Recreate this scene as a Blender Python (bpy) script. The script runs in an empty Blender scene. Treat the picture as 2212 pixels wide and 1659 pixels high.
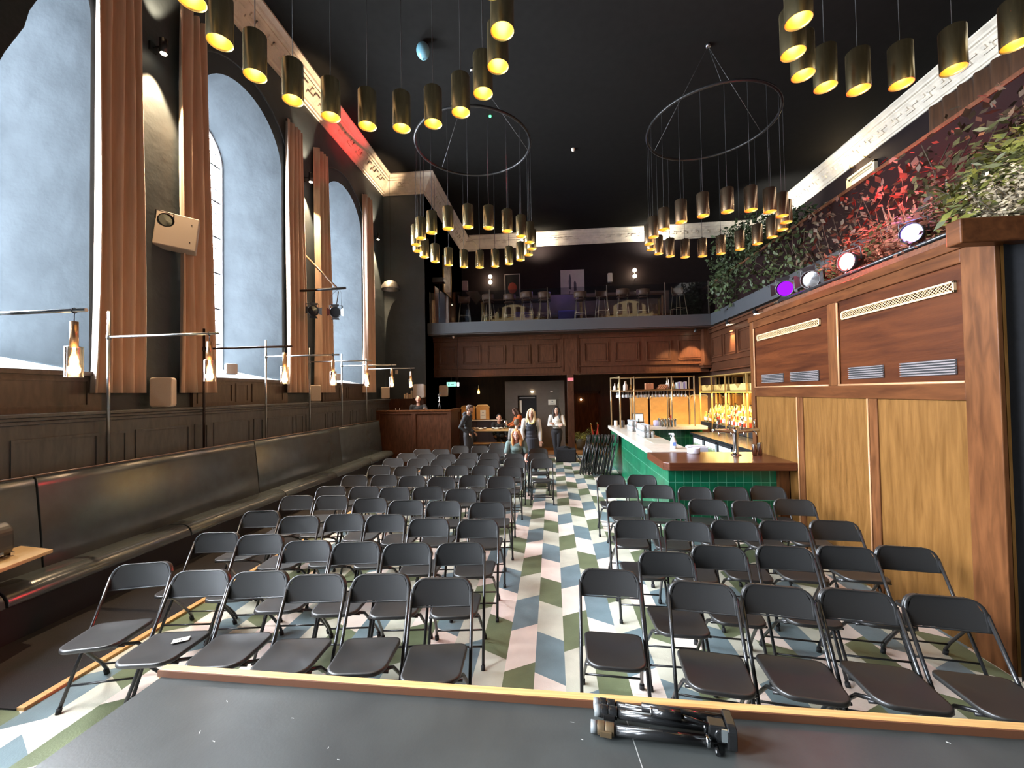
import bpy, math, random
from math import pi, sin, cos, radians as R
from mathutils import Vector as V, Matrix as M
random.seed(7)
sc = bpy.context.scene
col = sc.collection

# ---------------------------------------------------------------- camera, world, exposure
CAMZ = 2.1
cd = bpy.data.cameras.new('camera'); cam = bpy.data.objects.new('camera', cd); col.objects.link(cam)
yaw, pit, rol = R(5.55), R(1.25), R(-0.95)
fwd = V((-sin(yaw)*cos(pit), cos(yaw)*cos(pit), sin(pit)))
right = V((cos(yaw), sin(yaw), 0)); up = right.cross(fwd)
r_ = cos(rol)*right + sin(rol)*up; u_ = -sin(rol)*right + cos(rol)*up
cam.matrix_world = M(((r_.x, u_.x, -fwd.x, 0), (r_.y, u_.y, -fwd.y, 0), (r_.z, u_.z, -fwd.z, CAMZ), (0, 0, 0, 1)))
cd.sensor_width = 36; cd.lens = 890/2212*36; cd.clip_start = .05; cd.clip_end = 200
sc.camera = cam

w = bpy.data.worlds.new('sky'); sc.world = w; w.use_nodes = True
bg = w.node_tree.nodes['Background']; bg.inputs[1].default_value = 150
wt = w.node_tree; wtc = wt.nodes.new('ShaderNodeTexCoord'); wsx = wt.nodes.new('ShaderNodeSeparateXYZ'); wr = wt.nodes.new('ShaderNodeValToRGB')   # overcast sky, brighter overhead
wr.color_ramp.elements[0].position = 0; wr.color_ramp.elements[0].color = (.47, .51, .55, 1); wr.color_ramp.elements[1].position = .95; wr.color_ramp.elements[1].color = (1.0, 1.0, 1.0, 1)
e_ = wr.color_ramp.elements.new(.5); e_.color = (.66, .71, .76, 1)
wt.links.new(wtc.outputs['Generated'], wsx.inputs[0]); wt.links.new(wsx.outputs[2], wr.inputs[0]); wt.links.new(wr.outputs[0], bg.inputs[0])

sc.view_settings.view_transform = 'Standard'; sc.view_settings.look = 'None'
sc.view_settings.gamma = 1; sc.view_settings.use_curve_mapping = False
sc.view_settings.exposure = 0.45
cy = sc.cycles
cy.max_bounces = 7; cy.diffuse_bounces = 4; cy.glossy_bounces = 3; cy.transmission_bounces = 3; cy.transparent_max_bounces = 12
cy.sample_clamp_indirect = 4; cy.caustics_reflective = False; cy.caustics_refractive = False
cy.use_denoising = True
cy.use_light_tree = True

def light(kind, loc, energy, color, size=.1, aim=None, spot=None, blend=.5, name='lamp_light', sy=None, portal=False):
    l = bpy.data.lights.new(name, kind); l.energy = energy; l.color = color
    o = bpy.data.objects.new(name, l); col.objects.link(o); o.location = loc
    if kind == 'AREA':
        l.size = size
        if sy: l.shape = 'RECTANGLE'; l.size_y = sy
        l.cycles.is_portal = portal
    else: l.shadow_soft_size = size
    if kind == 'SPOT': l.spot_size = R(spot); l.spot_blend = blend
    if aim is not None: o.rotation_euler = (V(aim)-V(loc)).to_track_quat('-Z', 'Y').to_euler()
    return o
WINY = [3.34, 6.85, 10.4, -0.2, -3.7, -7.2]  # last three lie unseen behind the camera, sills lowered for more light
for y in WINY:
    zb = 2.6 if y > 2 else .95; zc = (zb+7.45)/2
    light('AREA', (-6.52, y, zc), 1, (1, 1, 1), size=1.6, sy=7.45-zb, aim=(0, y, zc), name='window_portal', portal=True)

# ---------------------------------------------------------------- materials
MAT = {}
def mat(name, c, rough=.6, metal=0, bump=0, bscale=30, vary=0, vscale=6, emit=None, es=0, spec=None, sheen=0, stretch=None, coat=0, kind=None, alpha=None, trans=0, ramp=None):
    if name in MAT: return MAT[name]
    m = bpy.data.materials.new(name); m.use_nodes = True; nt = m.node_tree; b = nt.nodes['Principled BSDF']
    b.inputs['Base Color'].default_value = (*c, 1); b.inputs['Roughness'].default_value = rough; b.inputs['Metallic'].default_value = metal
    if spec is not None: b.inputs['Specular IOR Level'].default_value = spec
    if sheen: b.inputs['Sheen Weight'].default_value = sheen
    if coat: b.inputs['Coat Weight'].default_value = coat; b.inputs['Coat Roughness'].default_value = .15
    if emit: b.inputs['Emission Color'].default_value = (*emit, 1); b.inputs['Emission Strength'].default_value = es
    if trans: b.inputs['Transmission Weight'].default_value = trans
    tc = nt.nodes.new('ShaderNodeTexCoord'); mp = nt.nodes.new('ShaderNodeMapping')
    nt.links.new(tc.outputs['Object'], mp.inputs[0])
    if stretch: mp.inputs['Scale'].default_value = stretch
    if vary or ramp:
        n = nt.nodes.new('ShaderNodeTexNoise'); n.inputs['Scale'].default_value = vscale; n.inputs['Detail'].default_value = 6
        n.inputs['Distortion'].default_value = .6 if ramp else 0
        nt.links.new(mp.outputs[0], n.inputs['Vector'])
        cr = nt.nodes.new('ShaderNodeValToRGB'); cr.color_ramp.elements[0].position = .3; cr.color_ramp.elements[1].position = .7
        if ramp: c0, c1 = ramp
        else: c0 = tuple(x*(1-vary) for x in c); c1 = tuple(min(1, x*(1+vary)) for x in c)
        cr.color_ramp.elements[0].color = (*c0, 1); cr.color_ramp.elements[1].color = (*c1, 1)
        nt.links.new(n.outputs[0], cr.inputs[0]); nt.links.new(cr.outputs[0], b.inputs['Base Color'])
    if bump:
        n2 = nt.nodes.new('ShaderNodeTexNoise'); n2.inputs['Scale'].default_value = bscale; n2.inputs['Detail'].default_value = 4
        nt.links.new(mp.outputs[0], n2.inputs['Vector'])
        bp = nt.nodes.new('ShaderNodeBump'); bp.inputs['Strength'].default_value = bump; bp.inputs['Distance'].default_value = .02
        nt.links.new(n2.outputs[0], bp.inputs['Height']); nt.links.new(bp.outputs[0], b.inputs['Normal'])
    MAT[name] = m; return m
def glassy(name, tint=(1, 1, 1), gloss=.12, rough=.03):
    m = bpy.data.materials.new(name); m.use_nodes = True; nt = m.node_tree; nt.nodes.clear()
    o = nt.nodes.new('ShaderNodeOutputMaterial'); t = nt.nodes.new('ShaderNodeBsdfTransparent'); g = nt.nodes.new('ShaderNodeBsdfGlossy')
    t.inputs[0].default_value = (*tint, 1); g.inputs['Roughness'].default_value = rough
    lw = nt.nodes.new('ShaderNodeLayerWeight'); lw.inputs[0].default_value = .35
    mm = nt.nodes.new('ShaderNodeMath'); mm.operation = 'MULTIPLY_ADD'; mm.inputs[1].default_value = .6; mm.inputs[2].default_value = gloss
    nt.links.new(lw.outputs['Facing'], mm.inputs[0])
    mx = nt.nodes.new('ShaderNodeMixShader'); nt.links.new(mm.outputs[0], mx.inputs[0]); nt.links.new(t.outputs[0], mx.inputs[1]); nt.links.new(g.outputs[0], mx.inputs[2])
    nt.links.new(mx.outputs[0], o.inputs[0]); MAT[name] = m; return m
def emis(name, c, s):
    m = bpy.data.materials.new(name); m.use_nodes = True; nt = m.node_tree; nt.nodes.clear()
    o = nt.nodes.new('ShaderNodeOutputMaterial'); e = nt.nodes.new('ShaderNodeEmission'); e.inputs[0].default_value = (*c, 1); e.inputs[1].default_value = s
    nt.links.new(e.outputs[0], o.inputs[0]); MAT[name] = m; return m
WALL = mat('dark_wall_paint', (.037, .050, .060), .6, bump=.5, bscale=5, vary=.15, vscale=2)
REV = mat('daylit_wall_paint', (.050, .058, .064), .95, bump=.7, bscale=4, vary=.12, vscale=2.5, spec=.0)  # same dark paint as the wall, made lighter for daylight on the reveals
CEIL = mat('black_ceiling_paint', (.010, .0095, .0088), .85, vary=.1, spec=.06)
CREAM = mat('cream_plaster', (.78, .70, .58), .65, bump=.5, bscale=25, vary=.12, vscale=5)
CURT = mat('tan_velvet', (.62, .43, .31), .85, sheen=.5, vary=.12, vscale=20, stretch=(1, 1, .1))
LEATH = mat('dark_leather', (.060, .076, .086), .22, bump=.04, bscale=40, vary=.1, spec=.9)
WDARK = mat('walnut_dark', (.085, .035, .018), .42, ramp=((.055, .022, .011), (.12, .050, .024)), vscale=5, stretch=(1, 6, 6), spec=.22)
WPAN = mat('walnut_panelling', (.10, .045, .022), .38, ramp=((.042, .016, .008), (.085, .034, .017)), vscale=4, stretch=(5, 5, 1), spec=.22)
WGREY = mat('greyish_stained_panelling', (.085, .075, .068), .42, ramp=((.052, .058, .062), (.085, .090, .094)), vscale=4, stretch=(5, 5, 1))
WHON = mat('honey_oak_veneer', (.40, .20, .06), .42, ramp=((.095, .042, .010), (.16, .076, .021)), vscale=3.2, stretch=(6, 6, .7), bump=.08, bscale=20, spec=.10)
WRED = mat('reddish_oak_veneer', (.15, .05, .016), .4, ramp=((.030, .008, .003), (.080, .023, .007)), vscale=2.6, stretch=(1, .5, 5), bump=.08, bscale=20, spec=.10)
WTRIM = mat('oak_trim', (.22, .085, .028), .35, ramp=((.06, .022, .008), (.13, .050, .018)), vscale=4, stretch=(4, 4, .6), spec=.10)
WTRIMH = mat('oak_rail', (.20, .075, .025), .3, ramp=((.05, .017, .007), (.10, .036, .013)), vscale=4, stretch=(4, .6, 4), spec=.10)
WLITE = mat('light_pine', (.62, .36, .13), .5, ramp=((.50, .27, .09), (.74, .46, .19)), vscale=6, stretch=(.4, 8, 8))
WSIDE = mat('dark_pine_side', (.12, .045, .02), .5)
WCOUNT = mat('mahogany_counter', (.16, .05, .022), .30, ramp=((.060, .016, .007), (.12, .036, .014)), vscale=4, stretch=(.8, 8, 8), coat=.15)
WSTON = mat('cream_stone', (.72, .64, .54), .25, vary=.06, vscale=12)
WFLOOR = mat('warm_floorboards', (.40, .19, .07), .35, ramp=((.30, .13, .045), (.48, .24, .09)), vscale=4, stretch=(.6, 8, 1))
STAGE = mat('scuffed_grey_stage_paint', (.06, .065, .062), .36, ramp=((.034, .037, .036), (.056, .060, .057)), vscale=2.2, bump=.03, bscale=70, spec=.35)
PLAS = mat('black_plastic', (.011, .0105, .010), .43, bump=.05, bscale=420, spec=1.0)
BMET = mat('black_metal', (.018, .018, .019), .28, spec=.6)
BLACK = mat('black_matte', (.010, .010, .011), .8)
BCLOTH = mat('black_cloth', (.014, .014, .016), .95, vary=.2, vscale=30)
BRASS = mat('polished_brass', (.86, .70, .38), .24, 1, vary=.06, vscale=3)
BRASSC = mat('coppery_brass', (.88, .62, .40), .25, 1, vary=.06, vscale=3)
BRASSIN = mat('brass_inside', (.95, .66, .20), .35, .6)
CHROME = mat('chrome', (.72, .72, .72), .12, 1)
STEEL = mat('brushed_steel', (.45, .46, .47), .3, 1)
WHITE = mat('white_plastic', (.72, .66, .58), .45)
PAPER = mat('cream_paper', (.85, .80, .66), .7)
MGLASS = glassy('clear_glass', (.93, .95, .95), .28, .08)
MILK = mat('milky_glass_diffuse', (.75, .80, .80), .2)
nt_ = MGLASS.node_tree; out_ = [n for n in nt_.nodes if n.type == 'OUTPUT_MATERIAL'][0]; old = out_.inputs[0].links[0].from_socket
df_ = nt_.nodes.new('ShaderNodeBsdfDiffuse'); df_.inputs[0].default_value = (.85, .90, .92, 1); mx_ = nt_.nodes.new('ShaderNodeMixShader'); mx_.inputs[0].default_value = .30
nt_.links.new(old, mx_.inputs[1]); nt_.links.new(df_.outputs[0], mx_.inputs[2]); nt_.links.new(mx_.outputs[0], out_.inputs[0])
SGLASS = glassy('smoked_ribbed_glass', (.74, .62, .46), .14, .15)
PANE = glassy('window_glass', (.97, .98, 1), .04)
BALG = glassy('balustrade_glass', (.80, .82, .86), .05)
BULB = emis('warm_filament_glow', (1, .52, .15), 14)
BULBP = emis('pendant_bulb_glow', (1, .72, .28), 15)
WARMW = emis('warm_white_lamp', (1, .84, .60), 24)
GREENE = emis('green_sign_glow', (.35, .9, .65), 1.1)
WHITEE = emis('cool_white_lamp', (.8, 1, .95), 3)
YELE = emis('yellow_led_strip', (1, .62, .10), 5)
REDE = emis('red_lens_glow', (1, .06, .05), 160)
REDC = emis('pale_red_core', (1, .55, .45), 60)
BLUE = emis('blue_lens_glow', (.30, .22, 1), 9)
PURP = emis('purple_lens_glow', (.30, .01, .9), 1.2)
FRIDGE = emis('fridge_light', (.75, .9, 1), 1.3)

# ---------------------------------------------------------------- mesh builder
class MB:
    def __init__(s): s.v = []; s.f = []; s.sm = []; s.mi = []; s.cur = 0
    def add(s, vs, fs, smooth=False, T=None):
        o = len(s.v)
        if T is not None: vs = [T @ V(p) for p in vs]
        s.v += [tuple(p) for p in vs]
        for f in fs: s.f.append(tuple(i+o for i in f)); s.sm.append(smooth); s.mi.append(s.cur)
        return s
    def box(s, x0, x1, y0, y1, z0, z1, T=None):
        vs = [(x, y, z) for z in (z0, z1) for y in (y0, y1) for x in (x0, x1)]
        return s.add(vs, [(0, 2, 3, 1), (4, 5, 7, 6), (0, 1, 5, 4), (1, 3, 7, 5), (3, 2, 6, 7), (2, 0, 4, 6)], False, T)
    def cbox(s, c, d, T=None, rz=0):
        L = M.Translation(V(c)) @ M.Rotation(rz, 4, 'Z')
        if T is not None: L = T @ L
        return s.box(-d[0]/2, d[0]/2, -d[1]/2, d[1]/2, -d[2]/2, d[2]/2, L)
    def tube(s, pts, r, n=10, T=None, caps=True, closed=False, smooth=True, sx=1):
        pts = [V(p) for p in pts]; k = len(pts)
        rs = r if isinstance(r, (list, tuple)) else [r]*k
        vs = []; prev = None
        for i, p in enumerate(pts):
            if closed: t = pts[(i+1) % k]-pts[i-1]
            elif i == 0: t = pts[1]-p
            elif i == k-1: t = p-pts[i-1]
            else: t = (pts[i+1]-p).normalized()+(p-pts[i-1]).normalized()
            t.normalize()
            if prev is None:
                a = V((0, 0, 1)) if abs(t.z) < .9 else V((1, 0, 0))
                u = t.cross(a).normalized()
            else: u = (prev-t*prev.dot(t)).normalized()
            prev = u; ww = t.cross(u)
            for j in range(n):
                a = 2*pi*j/n; vs.append(p+u*cos(a)*rs[i]*sx+ww*sin(a)*rs[i])
        fs = []
        for i in range(k if closed else k-1):
            i2 = (i+1) % k
            for j in range(n):
                j2 = (j+1) % n; fs.append((i*n+j, i*n+j2, i2*n+j2, i2*n+j))
        s.add(vs, fs, smooth, T)
        if caps and not closed:
            o = len(s.v)-len(vs)
            s.f.append(tuple(o+j for j in range(n-1, -1, -1))); s.sm.append(False); s.mi.append(s.cur)
            s.f.append(tuple(o+(k-1)*n+j for j in range(n))); s.sm.append(False); s.mi.append(s.cur)
        return s
    def lathe(s, prof, n=16, c=(0, 0, 0), T=None, smooth=True, cap=True):
        vs = []; k = len(prof)
        for r, z in prof:
            for j in range(n): a = 2*pi*j/n; vs.append((c[0]+r*cos(a), c[1]+r*sin(a), c[2]+z))
        fs = [(i*n+j, i*n+(j+1) % n, (i+1)*n+(j+1) % n, (i+1)*n+j) for i in range(k-1) for j in range(n)]
        if cap:
            if prof[0][0] > 1e-6: fs.append(tuple(range(n-1, -1, -1)))
            if prof[-1][0] > 1e-6: fs.append(tuple((k-1)*n+j for j in range(n)))
        return s.add(vs, fs, smooth, T)
    def ell(s, c, r, n=12, m=8, T=None):
        if not isinstance(r, (tuple, list)): r = (r, r, r)
        vs = [(c[0], c[1], c[2]-r[2])]
        for i in range(1, m):
            a = -pi/2+pi*i/m
            for j in range(n): b = 2*pi*j/n; vs.append((c[0]+r[0]*cos(a)*cos(b), c[1]+r[1]*cos(a)*sin(b), c[2]+r[2]*sin(a)))
        vs.append((c[0], c[1], c[2]+r[2])); e = len(vs)-1; fs = []
        for j in range(n):
            fs.append((0, 1+(j+1) % n, 1+j)); fs.append((e, e-n+j, e-n+(j+1) % n))
        for i in range(m-2):
            for j in range(n): a = 1+i*n; fs.append((a+j, a+(j+1) % n, a+n+(j+1) % n, a+n+j))
        return s.add(vs, fs, True, T)
    def prism(s, poly, h0, h1, f=None, T=None, smooth=False):
        # poly in 2D, extruded from h0 to h1; f maps (u,v,h)->xyz
        f = f or (lambda u, v, h: (u, v, h)); n = len(poly)
        vs = [f(u, v, h0) for u, v in poly]+[f(u, v, h1) for u, v in poly]
        s.add(vs, [tuple(range(n-1, -1, -1)), tuple(range(n, 2*n))], False, T)
        o = len(s.v)-2*n
        for i in range(n):
            j = (i+1) % n; s.f.append((o+i, o+j, o+n+j, o+n+i)); s.sm.append(smooth); s.mi.append(s.cur)
        return s
    def grid(s, fn, nu, nv, smooth=True, T=None):
        vs = [fn(i/nu, j/nv) for i in range(nu+1) for j in range(nv+1)]
        fs = [(i*(nv+1)+j, (i+1)*(nv+1)+j, (i+1)*(nv+1)+j+1, i*(nv+1)+j+1) for i in range(nu) for j in range(nv)]
        return s.add(vs, fs, smooth, T)
    def build(s, name, m, parent=None, bevel=0, solid=0, label=None, cat=None, group=None, kind=None, sub=0):
        me = bpy.data.meshes.new(name); me.from_pydata(s.v, [], s.f)
        me.polygons.foreach_set('use_smooth', s.sm)
        ms = m if isinstance(m, (list, tuple)) else [m]
        for x in ms: me.materials.append(x)
        if len(ms) > 1: me.polygons.foreach_set('material_index', s.mi)
        me.update()
        o = bpy.data.objects.new(name, me); col.objects.link(o)
        if parent: o.parent = parent
        if solid: k = o.modifiers.new('t', 'SOLIDIFY'); k.thickness = solid; k.offset = 0
        if bevel: k = o.modifiers.new('b', 'BEVEL'); k.width = bevel; k.segments = 2; k.limit_method = 'ANGLE'; k.angle_limit = R(40)
        if sub: k = o.modifiers.new('s', 'SUBSURF'); k.levels = sub; k.render_levels = sub
        tag(o, label, cat, group, kind)
        return o
def tag(o, label=None, cat=None, group=None, kind=None):
    if label: o['label'] = label
    if cat: o['category'] = cat
    if group: o['group'] = group
    if kind: o['kind'] = kind
    return o
def thing(name, label, cat, loc=(0, 0, 0), rz=0, group=None):
    o = bpy.data.objects.new(name, None); col.objects.link(o); o.location = loc; o.rotation_euler = (0, 0, rz); o.empty_display_size = .1
    return tag(o, label, cat, group)
def copy_tree(o, parent=None):
    c = o.copy(); col.objects.link(c)
    if parent: c.parent = parent
    for ch in list(o.children): copy_tree(ch, c)
    return c
def dup(root, loc, rz=0, label=None, group=None, scale=None):
    r = copy_tree(root); r.location = loc; r.rotation_euler = (0, 0, rz)
    if scale: r.scale = scale
    if label: r['label'] = label
    if group: r['group'] = group
    return r
def struct(name, mb, m, parent=None, **k): return mb.build(name, m, parent, kind=None if parent else 'structure', **k)
def rrect(w, h, r, n=5, top_only=False):
    pts = []
    for cx, cz, a0, flag in ((w/2-r, r, -90, 0), (w/2-r, h-r, 0, 1), (-w/2+r, h-r, 90, 1), (-w/2+r, r, 180, 0)):
        if top_only and not flag:
            pts.append((w/2 if cx > 0 else -w/2, 0)); continue
        for i in range(n+1):
            a = R(a0+90*i/n); pts.append((cx+r*cos(a), cz+r*sin(a)))
    return pts
def text(body, size, name, m, parent=None, depth=.0004, **k):
    cu = bpy.data.curves.new('t', 'FONT'); cu.body = body; cu.size = size; cu.extrude = depth; cu.align_x = 'CENTER'
    to = bpy.data.objects.new('t', cu); col.objects.link(to)
    me = bpy.data.meshes.new_from_object(to.evaluated_get(bpy.context.evaluated_depsgraph_get())); bpy.data.objects.remove(to)
    me.name = name; me.materials.clear(); me.materials.append(m); o = bpy.data.objects.new(name, me); col.objects.link(o)
    if parent: o.parent = parent
    return tag(o, **k)
XL, XR, XS = -5.45, 9.05, -4.08
YF, YS, ZC = 18.7, 13.05, 9.2

# ================================================================= THE ROOM
# ---- floor of slanted four-colour tiles
FT = [mat('sage_tile', (.58, .56, .45), .32, bump=.1, bscale=90, vary=.10, vscale=5), mat('green_tile', (.150, .175, .095), .32, bump=.1, bscale=90, vary=.14, vscale=5),
      mat('pink_tile', (.82, .68, .59), .32, bump=.1, bscale=90, vary=.07, vscale=5), mat('blue_tile', (.165, .225, .245), .32, bump=.1, bscale=90, vary=.12, vscale=5)]
b = MB(); TW, TL = .2285, .535
for k in range(-24, 22):
    x0 = -.17+k*TW; x1 = x0+TW; j = k % 4
    o = [3.14, 3.40, 3.40, 3.13][j]; c0 = [3, 1, 2, 3][j]+k//4; sl = .128*(1 if k % 2 else -1)
    if j == 3: c0 = 3+k//4
    for n in range(-9, 22):
        y = o+n*TL; ya = y+sl
        if y > 13.9: continue
        b.cur = (c0+n) % 4
        b.add([(x0, y, 0), (x1, ya, 0), (x1, ya+TL, 0), (x0, y+TL, 0)], [(0, 1, 2, 3)])
struct('floor', b, FT)
struct('floor', MB().box(-5.6, 9.2, -8.7, 19, -.12, -.004), WDARK)
struct('floor', MB().box(-4.2, 5.2, 14.02, 17.2, -.003, .006), WFLOOR)
b = MB().box(-3.66, -3.60, 2.5, 11.6, -.003, .022); struct('trim_1', b, WLITE, bevel=.004)
struct('floor', MB().box(-5.45, -3.66, 2.5, 11.7, -.003, .012), mat('painted_floor_shade', (.014, .013, .014), .95, bump=.3, bscale=200))  # dark sheet over the floor by the bench, in place of its shade

# ---- left wall with deep arched window recesses
HW, ZS, Z0, AR = 1.02, 6.68, 2.42, 1.02
b = MB(); ys = sorted(WINY); edges = [-8.6]+[e for y in ys for e in (y-HW, y+HW)]+[YS]
for i in range(0, len(edges), 2): b.add([(XL, edges[i], 0), (XL, edges[i+1], 0), (XL, edges[i+1], ZC), (XL, edges[i], ZC)], [(0, 1, 2, 3)])
NA = 24
for y in ys:
    Z0 = 2.42 if y > 2 else .8  # unseen windows get a lower sill to brighten the chairs
    b.add([(XL, y-HW, 0), (XL, y+HW, 0), (XL, y+HW, Z0), (XL, y-HW, Z0)], [(0, 1, 2, 3)])
    arc = [(XL, y+AR*cos(pi*i/NA), ZS+AR*sin(pi*i/NA)) for i in range(NA+1)]
    top = [(XL, y+AR*cos(pi*i/NA), ZC) for i in range(NA+1)]
    b.add(arc+top, [(i, i+1, NA+2+i, NA+1+i) for i in range(NA)])
struct('wall_left', b, WALL)
gx, gw, gz0 = -6.5, .73, 2.66
for q, y in enumerate(WINY):
    Z0, gz0 = (2.42, 2.66) if y > 2 else (.8, 1.0)
    b = MB(); n = NA
    def ring(x, hw, z0, zs, rr): return [(x, y+hw, z0)]+[(x, y+rr*cos(pi*i/n), zs+rr*sin(pi*i/n)) for i in range(n+1)]+[(x, y-hw, z0)]
    A = ring(XL, HW, Z0, ZS, AR); B = ring(gx, gw, gz0, 6.66, gw); k = len(A)
    b.add(A+B, [(i, i+1, k+i+1, k+i) for i in range(k-1)], True)
    b.v = b.v; wn = struct('window_%d' % (q+1), b, REV)
    b = MB().prism([(y-HW, 0), (y+HW, 0), (y+gw, 1), (y-gw, 1)], 0, 1, lambda u, v, h: (XL-1.05*v+(0.03 if v == 0 else 0), u, Z0+(gz0-Z0)*v-(.05 if h == 0 else 0)))
    b.build('window_sill', mat('white_painted_sill', (.62, .72, .74), .4), wn)
    fr = MB()
    # outer frame arch and lead grid
    fr.tube([(gx-.02, p[1], p[2]) for p in B], .03, 6)
    o = fr.build('window_frame', mat('white_window_frame', (.55, .58, .60), .5), wn)
    gd = MB()
    for yy in (-.60, -.36, -.12, .12, .36, .60):
        h = 6.66+math.sqrt(max(0, gw*gw-yy*yy)); gd.box(gx-.05, gx-.035, y+yy-.008, y+yy+.008, gz0, h)
    z = gz0+.25; i = 0
    while z < 7.35:
        hw2 = gw if z < 6.66 else math.sqrt(max(0, gw*gw-(z-6.66)**2)); t = .016 if i % 3 == 1 else .007
        gd.box(gx-.05, gx-.03, y-hw2, y+hw2, z-t, z+t); z += .235; i += 1
    gd.build('lead_grid', mat('lead_came', (.12, .12, .13), .5), wn)
    pg = MB().prism([(p[1], p[2]) for p in B], -.045, -.04, lambda u, v, h: (gx+h, u, v)); pg.build('window_pane', PANE, wn)
# remaining shell
P4 = lambda *p: MB().add(list(p), [(0, 1, 2, 3)])
struct('wall_step', P4((XL, YS, 0), (XS, YS, 0), (XS, YS, ZC), (XL, YS, ZC)), WALL)
struct('wall_left', P4((XS, YS, 0), (XS, YF, 0), (XS, YF, ZC), (XS, YS, ZC)), WALL)
struct('wall_back', MB().box(XS, XR, YF, YF+.1, 4.1, ZC), mat('aubergine_wall', (.014, .009, .010), .7, vary=.1, spec=.15))
struct('wall_right', MB().box(XR, XR+.1, -8.6, YF, 0, ZC), mat('aubergine_wall', (.03, .018, .02)))
struct('wall_rear', MB().box(XL, XR, -3.2, -8.6, 0, ZC), WALL)
struct('ceiling', MB().box(XL, XR, -8.6, YF, ZC, ZC+.1), CEIL)
struct('wall_far_left', MB().box(XL-.1, XS, YS+.01, YF, 0, ZC), WALL)

# ---- cornice: stepped cove with relief blocks, mitred along its path
path = [(XL, -8.6), (XL, YS), (XS, YS), (XS, YF-.02), (-3.15, YF-.02), (-3.15, YF-.22), (XR, YF-.22), (XR, -8.6)]
prof = [(0, -.52), (.03, -.52), (.035, -.47), (.07, -.46), (.08, -.42), (.12, -.36), (.25, -.20), (.29, -.17), (.29, -.14), (.34, -.13), (.36, -.09), (.42, -.05), (.44, -.04), (.44, -.001), (0, -.001)]
def inner(i):
    p = V(path[i])
    def nrm(a, b): d = (V(b)-V(a)).normalized(); return V((d.y, -d.x))
    if i == 0: return nrm(path[0], path[1])
    if i == len(path)-1: return nrm(path[-2], path[-1])
    a = nrm(path[i-1], path[i]); c = nrm(path[i], path[i+1]); return (a+c)/(1+a.dot(c))
vs = []
for i in range(len(path)):
    nn = inner(i)
    for d, z in prof: q = V(path[i])+nn*d; vs.append((q.x, q.y, ZC+z))
m_ = len(prof)
b = MB().add(vs, [(i*m_+j, i*m_+(j+1) % m_, (i+1)*m_+(j+1) % m_, (i+1)*m_+j) for i in range(len(path)-1) for j in range(m_)])
struct('trim_2', b, CREAM)
# relief ornament on the sloping face of the cornice
b = MB()
for i in range(len(path)-1):
    p, q = V(path[i]), V(path[i+1]); L = (q-p).length
    if L < 1: continue
    d = (q-p)/L; nn = V((d.y, -d.x)); s = .55
    while s < L-.5:
        for a0, a1, o0, o1 in ((0, .24, .135, .165), (.21, .24, .165, .225), (.21, .40, .20, .225), (.06, .14, .19, .235)):
            vs = []
            for h in (0, .030):
                for o_, a_ in ((o0, a0), (o0, a1), (o1, a1), (o1, a0)):
                    zz = -.36+(o_-.12)*1.23; c = p+d*(s+a_)+nn*(o_+h*.8); vs.append((c.x, c.y, ZC+zz-h*.8))
            b.add(vs, [(0, 1, 2, 3), (4, 5, 6, 7), (0, 1, 5, 4), (1, 2, 6, 5), (2, 3, 7, 6), (3, 0, 4, 7)])
        s += .46
struct('trim_3', b, CREAM)
# arched hood line around recesses
b = MB()
for y in WINY[:3]:
    b.tube([(XL+.015, y+1.32*cos(pi*i/20), ZS+1.32*sin(pi*i/20)) for i in range(21)], .018, 6)
struct('trim_4', b, WALL)

# ---- dado on the left wall
def panel_frame(b, rects, T, proud=.018, bar=.035):
    for (u0, u1, v0, v1) in rects:
        for r in ((u0, u1, v0, v0+bar), (u0, u1, v1-bar, v1), (u0, u0+bar, v0+bar, v1-bar), (u1-bar, u1, v0+bar, v1-bar)):
            b.box(r[0], r[1], 0, proud, r[2], r[3], T)
TLW = M(((0, 1, 0, 0), (1, 0, 0, 0), (0, 0, 1, 0), (0, 0, 0, 1)))   # (u,depth,v)->(depth,u,v) : u along Y, depth toward +X
b = MB().box(XL, -5.22, 1.0, YS, 0, 1.90)
T = M.Translation((-5.22, 0, 0)) @ TLW
y = 1.1; rects = []
while y < YS-.9: rects += [(y, y+.78, 1.18, 1.72), (y+.86, y+1.10, 1.18, 1.72)]; y += 1.2
panel_frame(b, rects, T, .014, .03)
struct('wall_dado', b, WGREY)
b = MB().box(XL, -5.16, 1.0, YS, 1.90, 1.935).box(XL, -5.19, 1.0, YS, 1.86, 1.90).box(XL, -5.13, 1.0, YS, 1.935, 1.97)
struct('trim_5', b, WGREY, bevel=.006)
b = MB()
for y in WINY[:3]:
    b.box(XL, XL+.05, y-1.12, y+1.12, 1.97, 2.41)
    panel_frame(b, [(y-1.05, y-.35, 2.02, 2.34), (y-.28, y+.02, 2.02, 2.34), (y+.10, y+.98, 2.02, 2.34)], M.Translation((XL+.05, 0, 0)) @ TLW, .014, .025)
    b.box(XL, XL+.10, y-1.14, y+1.14, 2.38, 2.43)
struct('trim_6', b, mat('taupe_stained_panelling', (.08, .055, .042), .42, ramp=((.052, .038, .030), (.090, .064, .048)), vscale=4, stretch=(5, 5, 1)))
struct('trim_7', MB().box(XL, XS, YS-.30, YS, 1.93, 1.97).box(XL, XS, YS-.27, YS, 0, 1.93), WPAN)

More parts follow.
